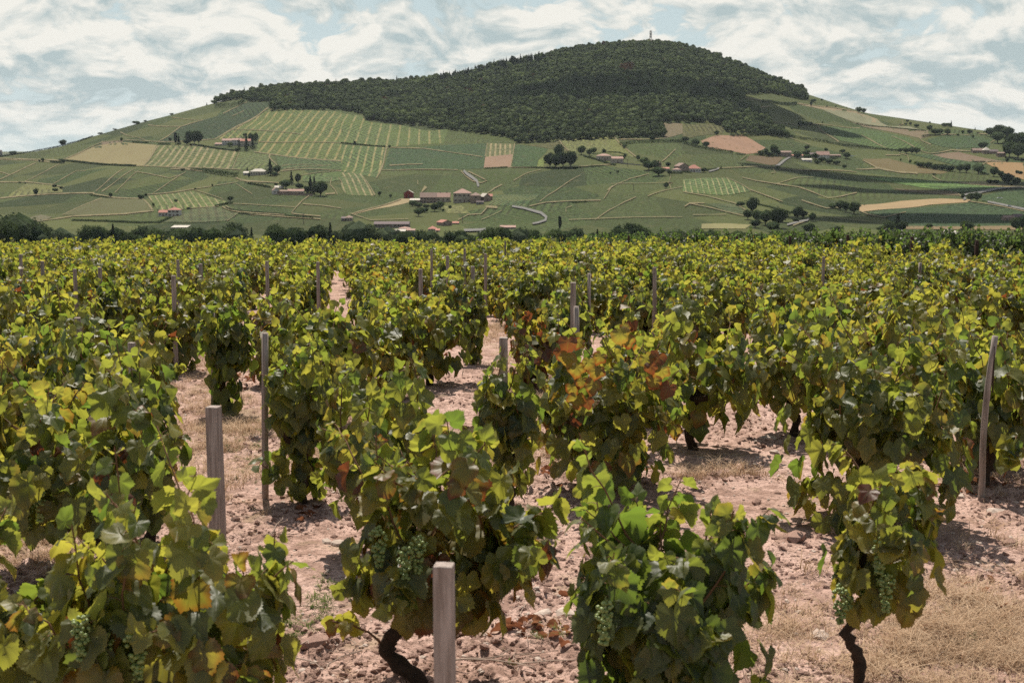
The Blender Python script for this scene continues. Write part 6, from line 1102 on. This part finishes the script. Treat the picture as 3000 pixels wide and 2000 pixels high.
# far rows, one object
far = cand[NIND:] + beside; print('vines', len(cand), 'far', len(far), 'first far Y', far[0][0])
def joined_vine(fo, tk):
    """foliage and stem as one mesh for the far rows"""
    a = fo; nV = len(a.vertices); V = np.empty(nV * 3, np.float32); a.vertices.foreach_get('co', V); V = V.reshape(-1, 3); nl_ = len(a.loops); L_ = np.empty(nl_, np.int32); a.loops.foreach_get('vertex_index', L_); C_ = np.empty(len(a.polygons), np.int32); a.polygons.foreach_get('loop_total', C_)
    b = tk; mV = len(b.vertices); V2 = np.empty(mV * 3, np.float32); b.vertices.foreach_get('co', V2); V2 = V2.reshape(-1, 3); L2 = np.empty(len(b.loops), np.int32); b.loops.foreach_get('vertex_index', L2); C2 = np.empty(len(b.polygons), np.int32); b.polygons.foreach_get('loop_total', C2)
    me = mesh_np('far_vine', np.vstack([V, V2]), np.concatenate([L_, L2 + nV]), np.concatenate([C_, C2]), [fo.materials[0], VBARK], True, np.concatenate([np.zeros(len(C_)), np.ones(len(C2))]))
    for nm in ('luv', 'lt'):
        A = np.zeros((nV + mV, 3), np.float32); t = np.empty(nV * 3, np.float32); a.attributes[nm].data.foreach_get('vector', t); A[:nV] = t.reshape(-1, 3); vattr(me, nm, A, 'FLOAT_VECTOR')
    return me
fv = []
for k in range(6):
    fo, tk, hd = vine_meshes(500 + k, Hh=.95 + .03 * k, W=1.0, zb=.2, nl=170, lod=2, leaf=.14, tone=.50 + .06 * (k % 4), aut=.10 + .06 * (k % 3)); fv.append(joined_vine(fo, tk))
P = np.array([(x, y, float(H(x, y))) for y, x, _ in far]); n = len(P); rg = np.random.RandomState(4); s = rg.uniform(.85, 1.12, n)
gn_scatter('vineyard_rows', P, fv, np.stack([0 * s, 0 * s, rg.uniform(0, 6.28, n)], -1), np.stack([s * 1.05, s * 1.05, s], -1), rg.randint(0, 6, n))
# trellised plot at the back right: upright vines along wires, dark steel posts
TRV = []
for k in range(4):
    fo, tk, hd = vine_meshes(600 + k, Hh=1.24 + .04 * k, W=1.0, zb=.12, nl=360, lod=2, leaf=.115, tone=.08 + .10 * (k % 2), aut=.03, habit='pillar', ncane=16, mat=LEAFD)
    TRV.append((fo, tk))
POST = simple('steel_post_rusty', (.085, .05, .04), .8, .25, 8., .3)
trv_far = [joined_vine(*t) for t in TRV]; tp_ = []; ntr = 0
for ri in range(16):
    k_ = 0
    while True:
        d_ = k_ * .80; k_ += 1
        Y = 60 - d_ * .9207 + ri * 1.15 * .39; x = .7 + d_ * .3904 + ri * 1.15 * .92
        if Y < 28 or k_ > 60: break
        if x > .39 * Y + .6 or Y > 64: continue
        x += vr.uniform(-.06, .06); z = float(H(x, Y))
        if ri == 0:
            k = vr.randrange(4); px = 1500 + x / Y * 4130; near_post = min([(2315, 'left dark post'), (2484, 'middle dark post'), (2672, 'tallest dark post'), (2862, 'right dark post'), (2159, 'grey post'), (1842, 'far leaning post'), (2030, 'plain far post')], key=lambda q: abs(q[0] - px))
            e = empty('trellised_vine', (x, Y, z), vr.uniform(0, 6.28), 'tall dark trellised vine %s %s the %s of the trellised plot' % ('close' if abs(near_post[0] - px) < 25 else 'a little' if abs(near_post[0] - px) < 50 else 'some way' if abs(near_post[0] - px) < 85 else 'well' if abs(near_post[0] - px) < 130 else 'far', 'left of' if px < near_post[0] else 'right of', near_post[1]), 'vine', 'trellised vines at the back right'); link('foliage', TRV[k][0], e); link('trunk', TRV[k][1], e); s = vr.uniform(.92, 1.12); e.scale = (1, 1, s); ntr += 1
        else: tp_.append((x, Y, z))
P = np.array(tp_); n = len(P); gn_scatter('trellised_rows', P, trv_far, np.stack([np.zeros(n), np.zeros(n), rg.uniform(0, 6.28, n)], -1), np.stack([np.full(n, 1.), np.full(n, 1.), rg.uniform(.9, 1.12, n)], -1), rg.randint(0, 4, n)); print('trellised', ntr)

# ---------------------------------------------------------------- stakes
def stake_mat():
    m, g, o = newmat('weathered_stake_wood')
    P = g.n('ShaderNodeTexCoord').outputs['Object']; Ps = g.vm('MULTIPLY', P, (1, 1, .05))
    a = g.noise(Ps, 75, 5, .7); b_ = g.noise(P, 5, 3, .6); oi = g.n('ShaderNodeObjectInfo').outputs['Random']
    c = g.mix(g.ss(a, .30, .68), (.19, .15, .125), (.46, .39, .35)); c = g.mix(g.ss(b_, .45, .7, 0, .4), c, (.17, .13, .11)); c = g.mix(g.m('MULTIPLY', oi, .35), c, (.26, .19, .16))
    bp = g.n('ShaderNodeBump', inp={'Strength': .7, 'Distance': .004, 'Height': a})
    b = g.n('ShaderNodeBsdfPrincipled', inp={'Base Color': c, 'Roughness': .9, 'Specular IOR Level': .15, 'Normal': bp.outputs[0]}); g.set(o, 0, b.outputs[0]); return m
SW = stake_mat()
STAKES = [ # px of the top, top y, Y distance (None: from a 1.2 m height), width m, lean in x (px at the foot - px at the top), label, kind
 (1300, 1652, 4.35, .064, 4, 'pale square stake standing nearest in the centre foreground', 'square'), (625, 1190, 7.4, .072, 4, 'thick grey stake with a split grain left of the centre', 'square'), (776, 975, 10.4, .050, -12, 'tall round grey stake with a leafy vine tied to it', 'round'), (1474, 988, 9.9, .060, 6, 'square stake rising above the leaves in the centre', 'square'),
 (385, 1003, 9.7, .045, 0, 'short reddish grey stake among leaves on the left', 'square'), (227, 930, 11.3, .050, 2, 'stake half hidden by leaves on the far left', 'square'), (1688, 897, 12.4, .050, 10, 'slim pale stake in front of a darker stake right of the centre', 'round'), (1679, 827, 15.2, .062, 4, 'darker stake behind the slim pale one right of the centre', 'square'),
 (2913, 984, 10.4, .048, -24, 'cracked leaning stake with a knot at the right edge', 'cracked'), (623, 900, 14.4, .045, -8, 'thin dark leaning stake left of the tall grey stake', 'round'), (219, 788, None, .045, 0, 'grey stake top on the left above the leaves', 'square'), (508, 807, None, .050, 0, 'stake top left of the middle of the left half', 'square'), (587, 773, None, .045, 4, 'stake right beside the stake top in the left half', 'square'), (123, 765, None, .045, 2, 'stake near the left edge among dark leaves', 'square'), (60, 745, None, .045, 0, 'small stake top nearest the left edge', 'square'),
 (292, 783, None, .045, 0, 'small stake top between two stakes on the left', 'square'), (521, 761, None, .042, 0, 'faint stake top in the back rows on the left', 'square'), (782, 765, None, .045, 0, 'stake top above the tall grey stake', 'square'), (931, 767, None, .045, 0, 'stake top in the back rows left of the centre', 'square'), (947, 722, None, .042, 0, 'farthest stake top left of the centre', 'square'),
 (1264, 731, None, .042, 0, 'short stake top in the back rows near the centre', 'square'), (1311, 749, None, .048, 0, 'tall stake standing free of leaves in the back rows', 'square'), (1361, 727, None, .042, 0, 'thin stake behind the free standing one', 'square'), (1422, 743, 24, .048, 0, 'long thin stake right of the free standing one', 'square'), (1385, 780, 18.4, .050, 2, 'stake crowning the narrow upright vine in the lane', 'square'), (1232, 788, None, .050, 2, 'stake leaning into leaves left of the lane', 'square'),
 (1726, 800, 16.5, .038, 2, 'thin stake just right of the darker stake', 'round'), (1918, 783, 18.5, .050, 2, 'pale stake at the edge of red leaves right of the centre', 'square'), (1480, 700, None, .04, 0, 'stake in the farthest rows right of the centre', 'square'), (2695, 769, 24, .055, -8, 'brown leaning stake before the trellised plot', 'cracked'), (2833, 771, 24, .055, -6, 'second brown leaning stake before the trellised plot', 'cracked'), (2413, 752, None, .045, 0, 'stake top half lost in leaves on the right', 'square'),
]
SG = 'wooden stakes between the vines'
def vine_stake(px, top, Y, w, lean, label, kind, seed):
    if Y is None:
        Y = 20.
        for _ in range(40): Y = (float(H(0, Y)) + 1.22 - CH) / ray(px, top)[1]; Y = min(max(Y, 5), 60)
    a, t = ray(px, top); X = a * Y; z = float(H(X, Y)); h = CH + t * Y - z; lx = lean * Y / 4130.
    rr = random.Random(seed); mb = MB(); n = 4 if kind == 'square' else 9; pts = []; rad = []; k = 8 if kind == 'cracked' else 5
    for i in range(k + 1):
        s = i / k; wob = (math.sin(s * 5 + seed) * .016 if kind == 'cracked' else 0); pts.append((lx * (1 - s) + wob, (rr.uniform(-.004, .004)), -.15 + (h + .15) * s)); rad.append(w * (.70 if n == 4 else .5) * (1.06 - .10 * s) * (rr.uniform(.93, 1.08) if kind == 'cracked' else 1))
    mb.tube(pts, rad, n, 0, .03 if n > 4 else .015, rr)
    if kind == 'cracked': mb.box((lx * .03, -w * .44, h * .80), (.010, w * .18, h * .28), mi=1)
    me = mb.mesh('vine_stake', [SW, VBARK], n > 4)
    o = link('vine_stake', me, loc=(X, Y, z), rz=0)
    if n == 4:
        bv = o.modifiers.new('bevel', 'BEVEL'); bv.width = .004; bv.segments = 2
        o.rotation_euler = (0, 0, R(45 - 8 + rr.uniform(-6, 10)))
        # turning the square section by 45 degrees also turns the lean, so undo that in the mesh
        ca, sa = math.cos(-o.rotation_euler.z), math.sin(-o.rotation_euler.z)
        for v in me.vertices:
            cx_ = lx * (1 - (v.co.z + .15) / (h + .15)); dx_ = v.co.x - cx_; v.co.x, v.co.y = cx_ * ca + dx_, v.co.y + cx_ * sa
    return tag(o, label, 'stake', SG)
for i, s_ in enumerate(STAKES): vine_stake(*s_, seed=i)
for i, (px, top, Y, foot) in enumerate([(2315, 692, 41.6, 0), (2484, 688, 39.2, 0), (2672, 693, 36.7, 6), (2159, 692, 44.2, 0), (2862, 704, 34.4, 10), (1842, 690, 51, 0), (2030, 690, 47, 0)]):
    a, t = ray(px, top); X = a * Y; z = float(H(X, Y)); h = CH + t * Y - z; m = MB(); m.box((0, 0, h / 2 - .1), (.075, .06, h + .2), taper=1.0); m.box((0, -.032, h * .93), (.09, .02, .03)); m.box((0, -.032, h * .6), (.09, .02, .03))
    tag(link('steel_post', m.mesh('steel_post', [POST]), loc=(X, Y, z)), ['dark steel post left of the middle of the trellised plot', 'dark steel post in the middle of the trellised plot', 'tallest dark steel post standing in front of the trellised plot', 'grey steel post at the left part of the trellised plot', 'dark steel post hidden in leaves at the right of the plot', 'dark leaning steel post far back near the centre', 'steel post between the grey one and the far leaning one'][i], 'post', 'steel posts of the trellised plot')

# ---------------------------------------------------------------- what lies and grows on the soil
def rock(seed, flat=.6):
    if seed < 20:
        V, Fc = ICO1; r = np.random.RandomState(seed); V = V * r.uniform(.55, 1.15, (len(V), 1)) * (1.1, r.uniform(.55, 1), flat); return V + r.normal(size=V.shape) * .1, Fc
    V, Fc = ICO1 if seed % 2 else ICO2; n = fbm(V[:, 0] * 1.7 + seed * 3, V[:, 1] * 1.7 + V[:, 2] * 1.3, 3, seed)
    V = V * (.35 + 1.3 * n + .25 * fbm(V[:, 0] * 5 + seed, V[:, 1] * 5 + V[:, 2] * 4, 2, seed + 3))[:, None] * (1, .8, flat); return V, Fc
CLOD = simple('soil_clod', (.32, .205, .165), .95, .4, 14., .05, .01); PEB = simple('pebble', (.46, .37, .31), .85, .3, 9., .2)
def rock_mesh(seed, mat, flat=.6, nm='clod'):
    V, Fc = rock(seed, flat); fl = np.array(Fc).ravel(); return mesh_np(nm, V, fl, np.full(len(Fc), 3), [mat], False)
rg = np.random.RandomState(12)
def spread(n, y0, y1, dens=None, pw=1.6, seed=0):
    """random points on the visible soil, denser close by"""
    r = np.random.RandomState(seed); out = []
    while sum(len(o) for o in out) < n:
        Y = y0 + (y1 - y0) * r.rand(n) ** pw; X = (r.rand(n) * 2 - 1) * (.39 * Y + .4); k = np.ones(n, bool)
        if dens is not None: k = r.rand(n) < dens(X, Y)
        out.append(np.stack([X[k], Y[k]], -1))
    return np.vstack(out)[:n]
def scatter_soil(name, n, y0, y1, protos, smin, smax, dens=None, pw=1.6, seed=0, lift=0., tilt=.4, pexp=2.):
    XY = spread(n, y0, y1, dens, pw, seed); r = np.random.RandomState(seed + 1); z = HN(XY[:, 0], XY[:, 1]); s = smin + (smax - smin) * r.rand(n) ** pexp
    rot = np.stack([r.uniform(-tilt, tilt, n), r.uniform(-tilt, tilt, n), r.uniform(0, 6.28, n)], -1)
    return gn_scatter(name, np.stack([XY[:, 0], XY[:, 1], z + lift * s], -1), protos, rot, np.stack([s, s, s], -1), r.randint(0, len(protos), n))
rough = lambda X, Y: np.clip((fbm(X * .8, Y * .8, 2, 21) - .34) * 4, .06, 1)
scatter_soil('soil_clods', 42000, 5.2, 17, [rock_mesh(k, CLOD, .7) for k in range(6)], .004, .034, rough, 1.5, 1, .0, pexp=3.4)
scatter_soil('gravel', 5000, 5.2, 15, [rock_mesh(20 + k, PEB, .5, 'pebble') for k in range(4)], .004, .020, None, 1.5, 2, .15, pexp=3.)
# stones one can tell apart
STONES = [(2250, 1290, .05, 'pale stone on the bare path right of the bushy vine'), (2330, 1575, .085, 'rounded earthy stone left of the slender vine'), (2920, 1498, .06, 'flat topped stone near the right edge'), (2960, 1595, .06, 'brown stone at the right edge beside dry twigs'), (2800, 1450, .05, 'pinkish flat stone right of the bushy vine'), (2660, 1825, .055, 'pale flat stone in the dry grass'), (2400, 1860, .05, 'flat pale stone left of the slender trunk'), (645, 1172, .055, 'pale stone beside the leaning thin stake'), (1590, 1800, .045, 'light stone near the dead leaves in the centre'), (1660, 1802, .055, 'larger light stone beside the big dark vine'), (1730, 1960, .07, 'stone at the foot of the big dark vine'), (960, 1590, .04, 'pale stone left of the central vine'), (1000, 1598, .045, 'second pale stone left of the central vine'), (2215, 1475, .05, 'brown clod on the bare path'), (2270, 1330, .035, 'small white stone on the bare path'), (920, 1905, .07, 'long brown clod at the bottom left of the centre')]
for i, (px, py, s, lab) in enumerate(STONES):
    p = near_hit(px, py); me = rock_mesh(40 + i, PEB if 'pale' in lab or 'light' in lab or 'white' in lab or 'pink' in lab or 'flat' in lab else CLOD, .5, 'stone'); o = link('stone', me, loc=(p.x, p.y, float(HN(p.x, p.y)) + s * .15), rz=i * 1.3); o.scale = (s * 1.3, s, s); tag(o, lab, 'stone', 'loose stones on the soil')
# dry grass, weeds, dead leaves, twigs
def tuft(seed, n, h, spread_, wid, mat, flat=0.):
    r = random.Random(seed); m = MB()
    for _ in range(n):
        a = r.uniform(0, 6.28); b = r.uniform(0, 6.28); x, y = math.cos(b) * spread_ * r.random(), math.sin(b) * spread_ * r.random(); hh = h * r.uniform(.4, 1.1); ln = hh * (r.uniform(.2, 1.1) + flat * 2); w = wid * r.uniform(.6, 1.3)
        dx_, dy_ = math.cos(a), math.sin(a); P = []
        for j in range(4): s = j / 3; P.append((x + dx_ * ln * s * s, y + dy_ * ln * s * s, hh * (1 - flat * .7) * (s - .35 * s * s * (1 + flat)) * 1.3))
        V = []
        for j, p_ in enumerate(P): ww = w * (1 - j / 3.2); V += [(p_[0] - dy_ * ww, p_[1] + dx_ * ww, p_[2]), (p_[0] + dy_ * ww, p_[1] - dx_ * ww, p_[2])]
        m.add(V, [(2 * j, 2 * j + 1, 2 * j + 3, 2 * j + 2) for j in range(3)])
    return m.mesh('tuft', [mat])
def blade_mat(name, a, b_, tr=.3):
    m, g, o = newmat(name); oi = g.n('ShaderNodeObjectInfo').outputs['Random']; c = g.mix(oi, a, b_)
    d1 = g.n('ShaderNodeBsdfDiffuse', inp={'Color': c}); d2 = g.n('ShaderNodeBsdfTranslucent', inp={'Color': c}); g.set(o, 0, g.n('ShaderNodeMixShader', inp={0: tr, 1: d1.outputs[0], 2: d2.outputs[0]}).outputs[0]); return m
DRY = blade_mat('dry_grass_blade', (.58, .44, .31), (.40, .27, .17)); GRN = blade_mat('weed_blade', (.10, .15, .045), (.20, .22, .07)); DEAD = blade_mat('dead_leaf', (.17, .06, .03), (.26, .12, .06)); TWIG = simple('twig_grey', (.33, .25, .20), .9, .25, 9)
def blobs(L):
    def f(X, Y):
        px, py = project(X, Y, np.zeros_like(X) + H(X, Y)); d_ = np.zeros_like(X)
        for x, y, rx, ry, a in L: d_ = np.maximum(d_, a * np.exp(-(((px - x) / rx) ** 2 + ((py - y) / ry) ** 2)))
        return d_ * np.clip((fbm(X * 3, Y * 3, 2, 9) - .3) * 3, .1, 1)
    return f
G1 = [(2800, 1880, 260, 170, 1), (2560, 1960, 200, 80, .7), (2300, 1900, 120, 120, .3), (640, 1270, 170, 130, .6), (950, 1240, 120, 110, .9), (1560, 1150, 90, 90, .9), (1430, 930, 70, 60, 1), (560, 1040, 80, 60, 1), (2110, 1390, 90, 25, .6), (140, 1600, 120, 60, .5), (1640, 1280, 120, 50, .6), (2850, 1390, 120, 40, .4), (1500, 1300, 100, 60, .5), (430, 1000, 90, 50, .7)]
scatter_soil('dry_grass', 3600, 5.3, 24, [tuft(k, 22, .12, .07, .0022, DRY, .25) for k in range(3)] + [tuft(7 + k, 22, .08, .11, .0022, DRY, .8) for k in range(3)], .6, 1.5, blobs(G1), 1.1, 5, 0, .1, 1)
scatter_soil('dry_straw', 2600, 5.3, 22, [tuft(17 + k, 9, .03, .10, .0014, DRY, 1.0) for k in range(3)], .6, 1.4, rough, 1.4, 6, 0, .1, 1)
G2 = [(930, 1760, 60, 60, .8), (870, 1830, 60, 40, .7), (1170, 1620, 70, 25, .7), (1560, 1880, 90, 40, .7), (860, 1395, 50, 30, 1), (740, 1300, 70, 60, .6), (460, 950, 70, 50, 1), (2850, 1850, 90, 40, .6), (1560, 1080, 60, 50, .7), (900, 1180, 60, 60, .5), (1430, 900, 50, 40, .6), (2000, 1240, 60, 30, .5)]
scatter_soil('weeds', 650, 5.3, 24, [tuft(27 + k, 14, .055, .04, .0028, GRN, .3) for k in range(3)], .35, 1.2, blobs(G2), 1.1, 7, 0, .1, 1)
cl_leaf = [build_leaves('dead_leaf', np.zeros((1, 3)), np.array([[0, 1., .1]]), np.array([[0, .3, 1.]]), np.array([1.]), np.array([.5]), np.array([.98]), 1, DEAD, 70 + k) for k in range(5)]
G3 = [(900, 1515, 40, 25, 1), (1580, 1870, 110, 50, 1), (1500, 1850, 60, 40, .8), (1750, 1350, 110, 45, 1), (2800, 1410, 80, 30, 1), (950, 1130, 30, 40, .8), (2750, 1830, 120, 40, .7), (2900, 1780, 90, 60, .5), (1640, 1370, 60, 30, .8), (1250, 1010, 60, 30, .6), (700, 1090, 60, 30, .5), (1380, 1620, 60, 60, .3)]
scatter_soil('fallen_leaves', 420, 5.3, 22, cl_leaf, .035, .07, blobs(G3), 1.1, 8, .25, .7, 1)
def twig_mesh(seed):
    r = random.Random(seed); m = MB(); P = [Vector((-.5 + i * .2, r.uniform(-.05, .05), .012 + r.uniform(0, .03))) for i in range(6)]; m.tube(P, [.008, .008, .007, .006, .005, .003], 5)
    for k in (2, 3): m.tube([P[k], P[k] + Vector((.12, r.choice([-1, 1]) * .14, .03))], [.005, .003], 4)
    return m.mesh('twig', [TWIG])
scatter_soil('twigs', 420, 5.3, 20, [twig_mesh(k) for k in range(5)], .12, .55, rough, 1.3, 9, .01, .12, 1.5)
# a few pruned canes one can tell apart
for i, (px, py, L_, rz_, lab) in enumerate([(2690, 1640, .5, -.5, 'forked pale twig right of the slender vine'), (2900, 1620, .6, .6, 'long pale twig at the right edge'), (1480, 1960, .7, -.1, 'dark cane lying at the bottom beside the stake'), (820, 1570, .5, .1, 'thin cane on the soil left of the central vine'), (870, 1790, .5, .15, 'pale cane on the soil above the bottom left clod'), (1040, 1730, .45, .35, 'cane in the shade of the central vine')]):
    p = near_hit(px, py); o = link('twig', twig_mesh(30 + i), loc=(p.x, p.y, float(HN(p.x, p.y)) + .005), rz=rz_); o.scale = (L_, L_, L_); tag(o, lab, 'twig', 'pruned canes on the soil')
# ---------------------------------------------------------------- haze
hm, g, o = newmat('haze_air')
pv = g.n('ShaderNodeVolumePrincipled', inp={'Color': (.80, .90, 1, 1), 'Density': .00002, 'Anisotropy': .2})
g.set(o, 'Volume', pv.outputs[0])
m = MB(); m.box((0, 3900, 110), (21000, 8900, 400)); hz_o = tag(link('haze', m.mesh('haze', [hm])), kind='stuff')

# ---------------------------------------------------------------- low cumulus above the hill, out of the picture, whose shadows fall on it
def cloud(px, py, up, parts, seed):
    t = hit(px, py); c = t + SUNV * up; V0, F0 = ico(4); V = []; fl = []; k = 0; r = np.random.RandomState(seed)
    for (ox, oy, sx, sy, sz) in parts:
        n = fbm(V0[:, 0] * 2.2 + seed + ox * .01, V0[:, 1] * 2.2 + V0[:, 2] * 1.7, 5, seed); v = V0 * (.55 + .9 * n)[:, None] * (sx, sy, sz); v[:, 2] = np.where(v[:, 2] < 0, v[:, 2] * .3, v[:, 2]); V.append(v + (ox, oy, 0)); fl.append(np.array(F0).ravel() + k); k += len(V0)
    fl = np.concatenate(fl); tag(link('cloud', mesh_np('cloud', np.vstack(V), fl, np.full(len(fl) // 3, 3), [CLM], True), loc=c), kind='structure')
CLM = simple('cloud_white', (.8, .8, .8), 1., .02, .01, 0.)
cloud(1840, 262, 1500, [(0, 0, 130, 110, 60), (160, 10, 120, 90, 60), (-140, 30, 80, 60, 40), (250, -90, 90, 60, 50)], 1)
cloud(2420, 515, 1450, [(0, 0, 110, 26, 30), (130, -20, 90, 22, 30), (230, -50, 70, 24, 30)], 2)
cloud(2660, 560, 1400, [(0, 0, 110, 22, 30), (120, 0, 90, 20, 30)], 3)
cloud(2850, 640, 1400, [(0, 0, 120, 40, 30), (-100, -20, 60, 26, 30)], 5)
